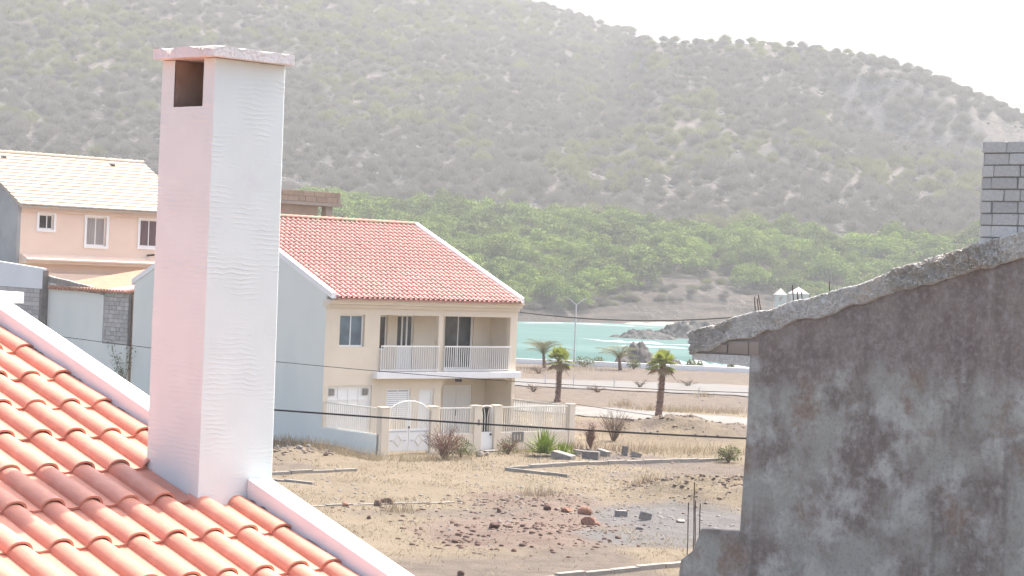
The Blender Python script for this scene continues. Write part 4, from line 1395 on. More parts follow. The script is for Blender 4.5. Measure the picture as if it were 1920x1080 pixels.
def wallmat():
    m = bpy.data.materials.new('stained_cement_render')
    m.use_nodes = True
    N, L = m.node_tree.nodes, m.node_tree.links
    b = N['Principled BSDF']
    b.inputs['Roughness'].default_value = 0.95
    b.inputs['Specular IOR Level'].default_value = 0.15
    tc = N.new('ShaderNodeTexCoord')
    def nz(sc, det=6, ro=0.62, st=(1, 1, 1), dist=0.0, off=0):
        mp = N.new('ShaderNodeMapping')
        mp.inputs['Scale'].default_value = st
        mp.inputs['Location'].default_value = (off, off * 0.7, off * 0.3)
        L.new(tc.outputs['Object'], mp.inputs[0])
        n = N.new('ShaderNodeTexNoise')
        n.inputs['Scale'].default_value = sc
        n.inputs['Detail'].default_value = det
        n.inputs['Roughness'].default_value = ro
        n.inputs['Distortion'].default_value = dist
        L.new(mp.outputs[0], n.inputs['Vector'])
        return n.outputs[0]
    def mr(f, a, c, lo_=0., hi_=1.):
        r = N.new('ShaderNodeMapRange')
        for i, v in ((1, a), (2, c), (3, lo_), (4, hi_)): r.inputs[i].default_value = v
        L.new(f, r.inputs[0])
        return r.outputs[0]
    def mix(f, a, c):
        x = N.new('ShaderNodeMix')
        x.data_type = 'RGBA'
        L.new(f, x.inputs[0])
        for i, v in ((6, a), (7, c)):
            if isinstance(v, tuple): x.inputs[i].default_value = (*v, 1)
            else: L.new(v, x.inputs[i])
        return x.outputs[2]
    col = mix(mr(nz(0.7, 4, 0.55, off=3), 0.42, 0.58), (0.325, 0.31, 0.27), (0.185, 0.148, 0.128))
    col = mix(mr(nz(1.3, 6, 0.65, off=11), 0.50, 0.64), col, (0.44, 0.42, 0.38))
    col = mix(mr(nz(0.9, 6, 0.65, off=23), 0.55, 0.66), col, (0.235, 0.17, 0.132))
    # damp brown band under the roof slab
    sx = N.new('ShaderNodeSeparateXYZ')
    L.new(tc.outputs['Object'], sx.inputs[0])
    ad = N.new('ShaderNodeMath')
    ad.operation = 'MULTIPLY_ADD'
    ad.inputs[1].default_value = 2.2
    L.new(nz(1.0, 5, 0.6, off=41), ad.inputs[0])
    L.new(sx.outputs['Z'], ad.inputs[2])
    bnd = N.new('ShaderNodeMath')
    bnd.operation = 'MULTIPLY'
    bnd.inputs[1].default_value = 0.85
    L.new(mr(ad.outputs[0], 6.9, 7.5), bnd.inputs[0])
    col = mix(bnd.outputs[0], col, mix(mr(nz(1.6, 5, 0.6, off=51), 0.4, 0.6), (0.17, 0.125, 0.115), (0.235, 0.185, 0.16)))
    col = mix(mr(nz(2.6, 4, 0.6, (1, 1, 0.10), off=5), 0.57, 0.72, 0, 0.45), col, (0.36, 0.34, 0.315))
    col = mix(mr(nz(3.4, 3, 0.5, (1, 1, 0.07), off=31), 0.62, 0.72, 0, 0.5), col, (0.15, 0.128, 0.115))
    col = mix(mr(nz(8, 6, 0.7, off=7), 0.45, 0.7, 0, 0.55), col, (0.37, 0.35, 0.325))
    col = mix(mr(nz(14, 5, 0.7, off=17), 0.52, 0.7, 0, 0.5), col, (0.14, 0.12, 0.11))
    col = mix(mr(nz(34, 2, 0.5, off=9), 0.70, 0.74), col, (0.08, 0.07, 0.065))
    L.new(col, b.inputs['Base Color'])
    bp = N.new('ShaderNodeBump')
    bp.inputs['Strength'].default_value = 0.5
    bp.inputs['Distance'].default_value = 0.03
    L.new(nz(5, 8, 0.7), bp.inputs['Height'])
    L.new(bp.outputs[0], b.inputs['Normal'])
    return m
M['stained'] = wallmat()
M['aggregate'] = mat('honeycombed_concrete', (0.70, 0.67, 0.62), (0.53, 0.495, 0.445), 13, 0.95, 1.0, 22, c3=(0.62, 0.56, 0.49), s3=1.2, t3=(0.5, 0.62))
b_w0 = cu(1400, 760)[0]
lz = lambda b: float(np.interp(b, lo[:, 0], lo[:, 1]))
lint_z0, lint_z1 = cu(1403, 688)[1], cu(1403, 667)[1]
# wall, with a slightly uneven corner, as a polygon under the slab
wall_pts = [(b_w0 - 0.10, 0.0), (b_w0 - 0.06, 2.0), (b_w0 - 0.02, 3.4), (b_w0 + 0.03, 4.8), (b_w0 + 0.03, lint_z0)]
bs = np.linspace(b_w0 + 0.03, b_end, 60)
prof = wall_pts + [(b, lz(b) + 0.05) for b in bs] + [(b_end, 0.0)]
MB().prism([CF.P(0.0, b, z) for b, z in prof], [CF.P(0.22, b, z) for b, z in prof]).part('wall', M['stained'], ch, 'stained grey brown cement wall')
MB().box(CF, 0.221, 7.8, b_w0 + 0.12, b_w0 + 0.32, 0, lint_z0).part('rear_wall', M['stained'], ch)
MB().box(CF, 7.8, 8.0, b_w0 + 0.12, b_end, 0, 6.0).part('party_wall', M['stained'], ch)
# eave lintel, blocks on it
lt0 = cu(1299, 674)
MB().prism([CF.P(0.004, b, z) for b, z in ((b_eave + 0.04, lt0[1]), (b_w0 + 0.028, lint_z0), (b_w0 + 0.028, lint_z1), (b_eave + 0.02, cu(1300, 662.5)[1]))],
           [CF.P(0.24, b, z) for b, z in ((b_eave + 0.04, lt0[1]), (b_w0 + 0.028, lint_z0), (b_w0 + 0.028, lint_z1), (b_eave + 0.02, cu(1300, 662.5)[1]))]).part('lintel', M['aggregate'], ch)
MB().prism([CF.P(0.03, b, z) for b, z in ((b_eave + 0.06, cu(1302, 668)[1]), (b_w0 + 0.6, lint_z1 - 0.03), (b_w0 + 0.6, lz(b_w0 + 0.6) + 0.1), (b_w0 - 0.2, lz(b_w0 - .2) + 0.12), (b_eave + 0.3, lz(b_eave + .3) + 0.12))],
           [CF.P(0.2, b, z) for b, z in ((b_eave + 0.06, cu(1302, 668)[1]), (b_w0 + 0.6, lint_z1 - 0.03), (b_w0 + 0.6, lz(b_w0 + 0.6) + 0.1), (b_w0 - 0.2, lz(b_w0 - .2) + 0.12), (b_eave + 0.3, lz(b_eave + .3) + 0.12))]).part('eave_infill', M['blockjoint'], ch)
for x0, x1, y0, y1 in ((1337, 1364, 645, 661), (1367, 1404, 640, 664), (1405, 1424, 640, 665)):
    a0, a1 = cu(x0, 652)[0], cu(x1, 652)[0]
    z0, z1 = cu((x0 + x1) / 2, y1)[1], cu((x0 + x1) / 2, y0)[1]
    inst('block', block_mesh(M['brownconc'], 1), mframe(CF.u * 0.2, CF.w * (a1 - a0), CF.z * (z1 - z0), CF.P(0.085, (a0 + a1) / 2, (z0 + z1) / 2)), ch)
# roof slab with broken, honeycombed edge
nb, nh = 900, 22
bs = np.linspace(b_eave, b_end, nb)
V_, F_ = [], []
uz = np.interp(bs, up[:, 0], up[:, 1])
lz_ = np.interp(bs, lo[:, 0], lo[:, 1])
for i, b in enumerate(bs):
    top_ = uz[i] + 0.05 * (fbm(b * 3.2, 1.0, 4, 91) - 0.5)
    bot_ = lz_[i] + 0.09 * (fbm(b * 4.0, 7.0, 4, 92) - 0.5)
    for k in range(nh + 1):
        t = k / nh
        z = top_ + (bot_ - top_) * t
        rgh = 0.16 * (fbm(b * 7, z * 7, 4, 93) - 0.5) + 0.075 * (RNG.random() - 0.5)
        rgh *= 0.5 + 0.9 * sstep(0.40, 0.62, fbm(b * 0.8, z * 1.1, 3, 95))
        a = -0.06 + rgh + (0.03 if k in (0, nh) else 0)
        e = (i < 6) * 0.02 * (RNG.random() - 0.5)
        V_.append(CF.P(a, b + e, z))
S_ = nh + 1
F_ = [(i * S_ + k, (i + 1) * S_ + k, (i + 1) * S_ + k + 1, i * S_ + k + 1) for i in range(nb - 1) for k in range(nh)]
n0 = len(V_)
for i, b in enumerate(bs):
    V_.append(CF.P(8.1, b, uz[i]))
    V_.append(CF.P(8.1, b, lz_[i]))
for i in range(nb - 1):
    F_ += [(i * S_, n0 + 2 * i, n0 + 2 * i + 2, (i + 1) * S_), (i * S_ + nh, (i + 1) * S_ + nh, n0 + 2 * i + 3, n0 + 2 * i + 1)]
F_.append(tuple([k for k in range(S_)] + [n0 + 1, n0]))
slab_o = MB().add(V_, F_).part('roof_slab', M['aggregate'], ch, 'rough honeycombed concrete roof slab')
# block pier on the roof
pb0, pb1 = cu(1838, 360, 0.15)[0], cu(2060, 360, 0.15)[0]
zp1 = cu(1860, 265, 0.15)[1]
zp0 = cu(1838, 462, 0.15)[1] - 0.05
MB().box(CS, pb0 + 0.02, pb1, -0.36, -0.185, zp0 - 0.1, zp1 - 0.02).part('pier_core', M['blockjoint'], ch)
M['pierblock'] = mat('pale_pier_block', (0.56, 0.54, 0.505), (0.46, 0.44, 0.41), 6, 0.95, 0.5, 30, rand=0.14)
block_run(ch, CS, pb0, pb1, -0.37, -0.15, zp0, zp1, 0.53, 0.205, M['pierblock'], 0.022, seed=12, jit=0.012)
# lower stub wall with its rebars
st = [cu(1384, 996), cu(1312, 991), cu(1308, 1004), cu(1303, 1016), cu(1297, 1032), cu(1283, 1043), cu(1274, 1050), cu(1269, 1090)]
stp = [(b, z) for b, z in st] + [(st[-1][0], 0), (b_w0 + 0.02, 0), (b_w0 + 0.02, st[0][1])]
MB().prism([CF.P(0.03, b, z) for b, z in stp], [CF.P(0.19, b, z) for b, z in stp]).part('stub_wall', M['stained'], ch, bevel=0.02)
def rebar(x0, y0, x1, y1, a=0.1, r=0.011):
    p0, p1 = cu(x0, y0, a), cu(x1, y1, a)
    A_, B_ = CF.P(a, p0[0], p0[1] - 0.2), CF.P(a, p1[0], p1[1])
    pts = [A_ + (B_ - A_) * t + np.array([0.01, 0, 0]) * math.sin(t * 5) for t in np.linspace(0, 1, 6)]
    MB().tube(pts, r, 6).part('rebar', M['rust'], ch)
for r_ in ((1287.5, 1042, 1292, 942), (1299, 1042, 1303, 904), (1302, 1030, 1305, 938), (1309.5, 1013, 1314, 945)):
    rebar(*r_)
for r_ in ((1416, 582, 1416, 556), (1423, 580, 1421, 560), (1428, 578, 1423, 553), (1488, 564, 1487, 535), (1496, 562, 1496, 547), (1505, 560, 1504, 548), (1556, 547, 1556, 528)):
    rebar(*r_, a=0.35)
# loose stones and grit on the slab top
for k in range(26):
    b = random.uniform(b_eave + 0.2, b_eave + 4)
    z = float(np.interp(b, up[:, 0], up[:, 1]))
    s = random.uniform(0.02, 0.055)
    inst('stone', block_mesh(M['rubble'], k % 4), Matrix.Translation(Vector(CF.P(random.uniform(0.1, 0.8), b, z + s * 0.3))) @ Matrix.Rotation(random.uniform(0, 3), 4, 'Z') @ Matrix.Diagonal((s * 1.5, s, s, 1)), ch)

# ------------------------------------------------------------------ cables
def cable(pts, Y_, r, label, Y2=None):
    P_ = []
    n = len(pts)
    xs_ = [p[0] for p in pts]
    ys_ = [p[1] for p in pts]
    co = np.polyfit(xs_, ys_, min(2, n - 1))
    for x in np.linspace(xs_[0], xs_[-1], 40):
        t = (x - xs_[0]) / (xs_[-1] - xs_[0])
        P_.append(aty(x, float(np.polyval(co, x)), Y_ + ((Y2 or Y_) - Y_) * t))
    return MB().tube(P_, r, 6).thing('cable', M['black'], label, 'cable', 'overhead cables')
cable([(60, 733), (515, 766), (960, 800), (1395, 823), (1650, 832)], 56, 0.026, 'thick black cable sagging in front of the yard gates')
cable([(60, 625), (279, 650), (590, 685), (849, 708.5), (1100, 723), (1400, 736), (1600, 741)], 72, 0.012, 'thin dark wire crossing the blue grey gable and balcony slab')
cable([(975, 585), (1100, 598), (1200, 602), (1280, 600), (1395, 592), (1560, 572)], 97, 0.025, 'black cable hanging from the roof corner across the bay')
cable([(1075, 757), (1240, 781), (1500, 812)], 104, 0.014, 'thin wire low over the pale road beside the yard')

# ================================================================== SMALLER THINGS
def gpt(px, py):
    q_ = onz(px, py, 0.0)
    return np.array([q_[0], q_[1], float(ground_z(q_[0], q_[1]))])

# kerbs, stone by stone
def kerb(p0, p1, label, h=0.11, wd=0.16, ln=0.95, sink=0.06):
    A_, B_ = gpt(*p0), gpt(*p1)
    d = B_ - A_
    d[2] = 0
    L_ = np.linalg.norm(d)
    d /= L_
    n_ = np.array([-d[1], d[0], 0])
    r_ = root('kerb', (A_ + B_) / 2, label, 'kerb', 'kerbs in the dry field')
    n = max(1, int(L_ / ln))
    for i in range(n):
        c = A_ + d * (i + 0.5) * L_ / n
        z = float(ground_z(c[0], c[1])) - sink + random.uniform(-.02, .015)
        yaw = random.uniform(-0.025, 0.025)
        dd = d * math.cos(yaw) + n_ * math.sin(yaw)
        nn_ = -d * math.sin(yaw) + n_ * math.cos(yaw)
        inst('kerbstone', block_mesh(M['kerb'], i % 4), mframe(dd * (L_ / n - 0.02), nn_ * wd, np.array([0, 0, 1.0]) * (h + sink), c * np.array([1, 1, 0]) + np.array([0, 0, z + (h + sink) / 2])), r_)
kerb((500, 891), (668, 884), 'grey kerb running out from behind the chimney')
kerb((955, 880), (1240, 868), 'long pale kerb below the yucca and rubble', 0.14, 0.2)
kerb((1240, 868), (1372, 862), 'pale kerb ending at the green brown bush', 0.14, 0.2)
kerb((480, 897), (588, 909), 'short low kerb slanting across straw below the grey kerb', 0.1)
kerb((948, 881), (1066, 895), 'thin kerb slanting out in front of the long pale kerb', 0.12)
kerb((560, 950), (850, 940), 'half buried kerb line crossing the field beside dark red stones', 0.05)
kerb((990, 1092), (1290, 1062), 'grey kerb leading to the rebar stub wall', 0.13, 0.2)

# stones one can pick out
rm = {k: [rock_mesh('stone', s, M[k], 2) for s in range(4)] for k in ('rubble', 'redstone', 'brownstone')}
wm = [rock_mesh('stone', 40 + s, M['kerb'], 2) for s in range(3)]
def stone(px, py, w_px, h_px, k, label, name='stone', blocky=False, group='loose stones in the field', tilt=0.0):
    p = gpt(px, py)
    s = p[1] / F_PX
    sx, sz = w_px * s / 2, h_px * s
    yaw = random.uniform(0, 6.28) if not blocky else random.uniform(-0.6, 0.6)
    if blocky:
        o = bpy.data.objects.new(name, block_mesh(M[k], random.randint(0, 3)))
        mt = Matrix.Translation(Vector(p + np.array([0, 0, sz * 0.45]))) @ Matrix.Rotation(yaw, 4, 'Z') @ Matrix.Rotation(tilt, 4, 'Y') @ Matrix.Diagonal((sx * 2, sx * 1.5, sz, 1))
    else:
        o = bpy.data.objects.new(name, random.choice(wm if k == 'kerb' else rm[k]))
        mt = Matrix.Translation(Vector(p + np.array([0, 0, sz * 0.3]))) @ Matrix.Rotation(yaw, 4, 'Z') @ Matrix.Diagonal((sx, sx * random.uniform(0.7, 1), sz * 0.85, 1))
    COL.objects.link(o)
    o.matrix_basis = mt
    o['label'] = label
    o['category'] = 'stone'
    if group: o['group'] = group
    return o
stone(1164, 968, 22, 13, 'rubble', 'grey concrete block on dark gravel beside the red stones', 'concrete_block', True)
stone(1210, 975, 19, 15, 'rubble', 'grey concrete block standing on dark gravel toward the rebars', 'concrete_block', True, tilt=0.25)
stone(1276, 982, 18, 8, 'kerb', 'small pale stone lying on gravel near the rebars')
stone(1096, 968, 30, 18, 'redstone', 'large flat topped red stone, biggest of its pile')
stone(1062, 963, 24, 13, 'redstone', 'red stone just outside the pile of large red stones')
stone(1104, 985, 34, 20, 'redstone', 'pale red boulder in front of the flat topped stone')
stone(1120, 988, 14, 9, 'redstone', 'small red stone leaning on the pale red boulder')
for px, py, w_, h_ in ((725, 944, 28, 16), (708, 948, 17, 14)):
    stone(px, py, w_, h_, 'brownstone', 'dark red stone in the pair beside the half buried kerb')
stone(648, 950, 20, 10, 'redstone', 'reddish stone lying on the half buried kerb')
stone(692, 973, 14, 9, 'brownstone', 'small dark stone alone on straw near the white verge wall')
stone(926, 1001, 26, 12, 'brownstone', 'broad brown stone in the middle of the red rubble')
stone(852, 1019, 20, 8, 'brownstone', 'flat brown stone at the edge of the red rubble')
stone(936, 964, 18, 13, 'brownstone', 'brown stone on the straw behind the red rubble')
stone(1026, 964, 22, 12, 'brownstone', 'brown stone left of the pile of large red stones')
stone(1003, 1005, 12, 8, 'brownstone', 'small dark stone between red rubble and gravel')
stone(1199, 993, 16, 7, 'rubble', 'flat grey stone on dark gravel')
stone(864, 1078, 15, 12, 'brownstone', 'dark stone at the field edge below the red rubble')
stone(1159, 1012, 14, 7, 'brownstone', 'dark stone at the rim of the gravel')
stone(612, 858, 12, 8, 'brownstone', 'dark stone at the foot of the blue grey yard wall')
stone(899, 858, 16, 15, 'kerb', 'white stone beside the narrow garden gate')
stone(913, 856, 12, 9, 'kerb', 'small white stone on the garden gate step side')
for px, py, w_, h_, t, lab in ((1056, 863, 40, 12, 0.2, 'long flat concrete chunk lying in front of the small yucca'), (1086, 856, 22, 10, 0.1, 'small concrete chunk between the flat chunk and the thick chunk'), (1108, 861, 30, 15, 0.0, 'thick grey concrete chunk under the dead reddish plant'), (1131, 857, 22, 11, 0.2, 'tilted concrete chunk on the far side of the thick chunk from the yucca'), (1171, 857, 10, 19, 0.05, 'narrow concrete chunk standing upright by the pale kerb'), (1192, 858, 18, 9, 0.3, 'tilted concrete chunk beside the upright one, last of the row')):
    stone(px, py, w_, h_, 'rubble', lab, 'concrete_chunk', True, 'concrete chunks by the yucca', t)
stone(1290, 800, 12, 9, 'brownstone', 'dark stone on top of the dirt mound by the fan palm')
stone(1235, 796, 14, 8, 'brownstone', 'brown stone at the foot of the thick trunked fan palm')
for px, py in ((520, 846), (540, 842), (560, 850), (578, 846)):
    stone(px, py, random.uniform(9, 16), random.uniform(6, 10), 'rubble', 'grey rubble stone at the foot of the blue grey gable', group='rubble below the gable')

def ico(sub=1):
    bm_ = bmesh.new()
    bmesh.ops.create_icosphere(bm_, subdivisions=sub, radius=1.0)
    v = np.array([p.co[:] for p in bm_.verts])
    f_ = np.array([[q_.index for q_ in p.verts] for p in bm_.faces])
    bm_.free()
    return v, f_
IV, IF = ico(1)
def scatter_rocks(name, P_, S_, m, label, cat, flat=0.6):
    n = len(P_)
    v = IV[None] * (1 + 0.35 * (RNG.random((n, len(IV), 1)) - 0.5)) * S_[:, None, None]
    v = v * (0.7 + 0.6 * RNG.random((n, 1, 3)))
    v[:, :, 2] *= flat
    v = v + P_[:, None]
    f_ = IF[None] + (np.arange(n) * len(IV))[:, None, None]
    return bulk(name, v.reshape(-1, 3), f_.reshape(-1, 3), m, 'stuff', label, cat)
def blob_pts(spec):
    out = []
    for px, py, rx, ry, n in spec:
        q_ = onz(px, py)
        k = RNG.normal(size=(n, 2)) * 0.5
        out.append(np.stack([q_[0] + k[:, 0] * rx, q_[1] + k[:, 1] * ry], 1))
    o = np.concatenate(out)
    return np.column_stack([o, ground_z(o[:, 0], o[:, 1])])
P_ = blob_pts([(960, 1005, 3.4, 4, 300), (1060, 1000, 2.4, 4, 170), (1000, 945, 2.5, 3.5, 100), (1350, 915, 3.2, 3.4, 320), (740, 950, 2.2, 2, 60), (870, 1020, 1.6, 1.6, 90)])
scatter_rocks('red_rubble', P_, 0.025 + 0.085 * RNG.random(len(P_)) ** 2.5, M['brownstone'], 'scattered dark red rubble on the straw', 'rubble')
P_ = blob_pts([(1270, 975, 3.5, 5, 260), (1110, 860, 3, 1.5, 120), (1290, 815, 4, 3, 260), (555, 845, 2.4, 2, 160), (900, 930, 9, 12, 500), (1200, 900, 7, 8, 400), (1150, 740, 14, 14, 260)])
scatter_rocks('grey_rubble', P_, 0.02 + 0.07 * RNG.random(len(P_)) ** 2.5, M['rubble'], 'scattered small grey stones and clods', 'rubble')

P_ = blob_pts([(1290, 818, 4.4, 4, 900), (1345, 930, 3.4, 3.4, 700), (560, 848, 2.6, 3, 260), (1100, 852, 3, 2, 260), (1000, 950, 3, 4, 300)])
scatter_rocks('earth_clods', P_, 0.02 + 0.09 * RNG.random(len(P_)) ** 2.2, M['clod'], 'clods of dry earth on the dirt mounds', 'earth')

# dry grass
def blades(P_, h, wd, lean, m, name, label, cat):
    n = len(P_)
    an = RNG.random(n) * 6.283
    hh = h * (0.4 + 0.9 * RNG.random(n))
    ww = wd * (0.6 + 0.8 * RNG.random(n))
    dx, dy = np.cos(an), np.sin(an)
    la = RNG.random(n) * 6.283
    lx, ly = np.cos(la) * lean * hh, np.sin(la) * lean * hh
    a = P_ + np.stack([dx * ww, dy * ww, -0.02 + 0 * dx], 1)
    b = P_ - np.stack([dx * ww, dy * ww, 0.02 + 0 * dx], 1)
    c = P_ + np.stack([lx, ly, hh], 1)
    V_ = np.stack([a, b, c], 1).reshape(-1, 3)
    return bulk(name, V_, np.arange(3 * n).reshape(-1, 3), m, 'stuff', label, cat)
cand = np.column_stack([RNG.uniform(-16, 26, 190000), 50 + 70 * RNG.random(190000) ** 1.2])
cx, cy = cand[:, 0], cand[:, 1]
dens = sstep(0.40, 0.62, fbm(cx * 0.13, cy * 0.07, 4, 21)) * 0.55 + 0.10
dens = np.maximum(dens, 0.5 * gblob(cx, cy, 900, 868, 9, 2.2))
dens = np.maximum(dens, 0.4 * gblob(cx, cy, 700, 1000, 6, 6))
dens *= sstep(0.35, 0.6, fbm(cx * 0.9, cy * 0.6, 3, 25)) * (1 - gblob(cx, cy, 1270, 975, 3.6, 5)) * (1 - 0.8 * gblob(cx, cy, 960, 1000, 3, 4))
inh = ((cand - HF.o[:2] if len(HF.o) == 2 else cand - HF.o[:2]) @ HF.u[:2])
inw = ((cand - HF.o[:2]) @ HF.w[:2])
dens[(inh > -0.1) & (inh < HW + 0.1) & (inw < FFB + 0.05) & (inw > -15)] = 0
k = RNG.random(len(cand)) < dens
P_ = np.column_stack([cand[k], ground_z(cx[k], cy[k])])
blades(P_, 0.09, 0.016, 1.1, M['straw'], 'dry_grass', 'short straw coloured dry grass over the field', 'grass')
# taller tufts along walls and kerbs
tuft = []
def tufts(px0, py0, px1, py1, n, sp):
    A_, B_ = onz(px0, py0), onz(px1, py1)
    t = RNG.random((n, 1))
    p = A_[None, :2] + (B_ - A_)[None, :2] * t + RNG.normal(size=(n, 2)) * sp
    tuft.append(p)
tufts(515, 838, 600, 846, 500, 0.35)
tufts(600, 846, 712, 866, 500, 0.25)
tufts(940, 850, 1080, 848, 380, 0.35)
tufts(740, 866, 900, 862, 320, 0.3)
tufts(1100, 845, 1390, 850, 900, 0.9)
tufts(1190, 770, 1400, 776, 900, 0.8)
tufts(960, 700, 1100, 690, 500, 1.5)
for px, py in ((740, 960), (1000, 930), (1200, 920), (1160, 760), (1260, 690), (1310, 745)):
    tufts(px, py, px + 15, py, 110, 0.35)
tp = np.concatenate(tuft)
P_ = np.column_stack([tp, ground_z(tp[:, 0], tp[:, 1])])
blades(P_, 0.42, 0.014, 0.45, M['straw'], 'grass_tufts', 'taller dry grass tufts along walls and kerbs', 'grass')

# ------------------------------------------------------------------ bushes and plants
def twigs(mb_, n, H_, R_, rr=0.012, vase=0.6, seed=0, sub=3):
    rg_ = random.Random(seed)
    for i in range(n):
        an = rg_.uniform(0, 6.283)
        out = R_ * rg_.uniform(0.15, 1) ** 0.7
        h = H_ * rg_.uniform(0.55, 1.0) * (1 - 0.35 * (out / R_) ** 2)
        b = np.array([math.cos(an), math.sin(an), 0]) * 0.06 * R_
        e = np.array([math.cos(an) * out, math.sin(an) * out, h])
        mid = b + (e - b) * 0.5 + np.array([-math.cos(an), -math.sin(an), 0]) * out * 0.18 + np.array([rg_.gauss(0, .04), rg_.gauss(0, .04), 0.05]) * H_
        mb_.tube([b, mid, e], [rr * 1.6, rr, rr * 0.4], 3, False)
        for s in range(sub):
            t = rg_.uniform(0.35, 0.95)
            p = b + (e - b) * t
            d = np.array([rg_.gauss(0, 1), rg_.gauss(0, 1), rg_.uniform(0.3, 1.4)])
            d = d / np.linalg.norm(d) * H_ * rg_.uniform(0.1, 0.3)
            mb_.tube([p, p + d], [rr * 0.7, rr * 0.3], 3, False)
def leaves(n, fn, size, seed, asp=0.5):
    rg_ = np.random.default_rng(seed)
    C_ = fn(rg_, n)
    d = rg_.normal(size=(n, 3))
    d /= np.linalg.norm(d, axis=1, keepdims=True)
    e = np.cross(d, rg_.normal(size=(n, 3)))
    e /= np.linalg.norm(e, axis=1, keepdims=True)
    s = size * (0.6 + 0.8 * rg_.random((n, 1)))
    V_ = np.stack([C_ - d * s, C_ + e * s * asp, C_ + d * s, C_ - e * s * asp], 1).reshape(-1, 3)
    return V_, np.arange(4 * n).reshape(-1, 4)
def plant(name, px, py, label, cat, group=None):
    return root(name, gpt(px, py), label, cat, group)
def attach(mb_, name, m, r_, smooth=False):
    o = bpy.data.objects.new(name, mb_.mesh(name, m, smooth))
    COL.objects.link(o)
    o.parent = r_
    return o
def attach_leaves(VF, name, m, r_):
    o = bulk(name, VF[0], VF[1], m, None)
    o.parent = r_
    return o
def dome(cx_, cz, R_, H_):
    def fn(g, n):
        d = g.normal(size=(n, 3))
        d /= np.linalg.norm(d, axis=1, keepdims=True)
        r_ = g.random((n, 1)) ** 0.45
        p = d * r_ * np.array([R_, R_, H_])
        p[:, 2] = np.abs(p[:, 2]) * 0.9 + cz
        return p
    return fn
b1 = plant('dry_bush', 833, 861, 'leafless brown bush standing between driveway gate and garden gate', 'bush')
mb_ = MB(); twigs(mb_, 70, 1.55, 0.95, 0.010, seed=1, sub=5); attach(mb_, 'branches', M['twigred'], b1)
b2 = plant('green_shrub', 862, 858, 'scraggly green shrub at the foot of the leafless brown bush', 'shrub')
mb_ = MB(); twigs(mb_, 24, 0.9, 0.6, 0.008, seed=2); attach(mb_, 'branches', M['twig'], b2)
attach_leaves(leaves(520, dome(0, 0.1, 0.7, 0.8), 0.05, 3), 'leaves', M['shrubgreen'], b2)
b3 = plant('reddish_bush', 952, 852, 'low reddish dry bush beside the vent block of the street wall', 'bush')
mb_ = MB(); twigs(mb_, 40, 0.85, 0.6, 0.009, seed=4, sub=4); attach(mb_, 'branches', M['twigred'], b3)
attach_leaves(leaves(200, dome(0, 0.1, 0.55, 0.7), 0.045, 5), 'leaves', M['shrubgreen'], b3)
b4 = plant('dead_plant', 1107, 848, 'upright reddish dead plant beyond the yard wall pillar', 'plant')
mb_ = MB(); twigs(mb_, 45, 1.25, 0.22, 0.014, seed=6, sub=5); attach(mb_, 'branches', M['twigred'], b4)
b5 = plant('bare_shrub', 1150, 828, 'bare grey brown shrub standing before the dirt mound', 'shrub')
mb_ = MB(); twigs(mb_, 60, 1.75, 0.95, 0.009, seed=7, sub=5); attach(mb_, 'branches', M['twig'], b5)
b6 = plant('olive_bush', 1366, 866, 'olive brown bush at the kerb end near the concrete house', 'bush')
mb_ = MB(); twigs(mb_, 30, 0.8, 0.6, 0.009, seed=8); attach(mb_, 'branches', M['twig'], b6)
attach_leaves(leaves(420, dome(0, 0.1, 0.6, 0.75), 0.05, 9), 'leaves', M['shrubgreen'], b6)
for px, py, h, R_, lab in ((1095, 688, 1.0, 1.0, 'round green shrub by the sea wall near the street lamp'), (1122, 686, 0.8, 0.6, 'small dark spiky shrub by the sea wall between the leaning palms'),
                           (1188, 692, 0.9, 0.6, 'low olive shrub under the leaning palm at the sea wall'), (1222, 697, 1.1, 0.5, 'thin green shrub at the sea wall behind the thick trunked fan palm'),
                           (1296, 692, 0.9, 0.5, 'dark stemmed young shrub at the sea wall beside the flat boulder'), (1312, 694, 0.8, 0.4, 'small young shrub at the sea wall under the concrete eave'), (1370, 697, 0.9, 0.5, 'little green shrub at the sea wall beside the concrete corner')):
    b7 = plant('seaside_shrub', px, py, lab, 'shrub', 'shrubs along the sea wall')
    mb_ = MB(); twigs(mb_, 14, h, R_, 0.012, seed=px); attach(mb_, 'branches', M['bark'], b7)
    attach_leaves(leaves(260, dome(0, 0.15, R_, h * 0.9), 0.08, px), 'leaves', M['shrubgreen'], b7)
for i, (px, py, lab) in enumerate(((1010, 700, 'faded bush near the sea wall below the first feather palm'), (1290, 725, 'faded bush on the worn path past the thick trunked fan palm'), (1200, 728, 'faded bush on the worn path between the fan palms, nearer the thick trunked one'), (1000, 735, 'faded bush on bare ground beside the balcony end of the beige house'), (1120, 735, 'faded bush on bare ground between the fan palms, nearer the slim one'))):
    b8 = plant('dry_bush', px, py, lab, 'bush', 'faded bushes toward the sea')
    mb_ = MB(); twigs(mb_, 26, 0.6, 0.9, 0.012, seed=60 + i); attach(mb_, 'branches', M['twig'], b8)
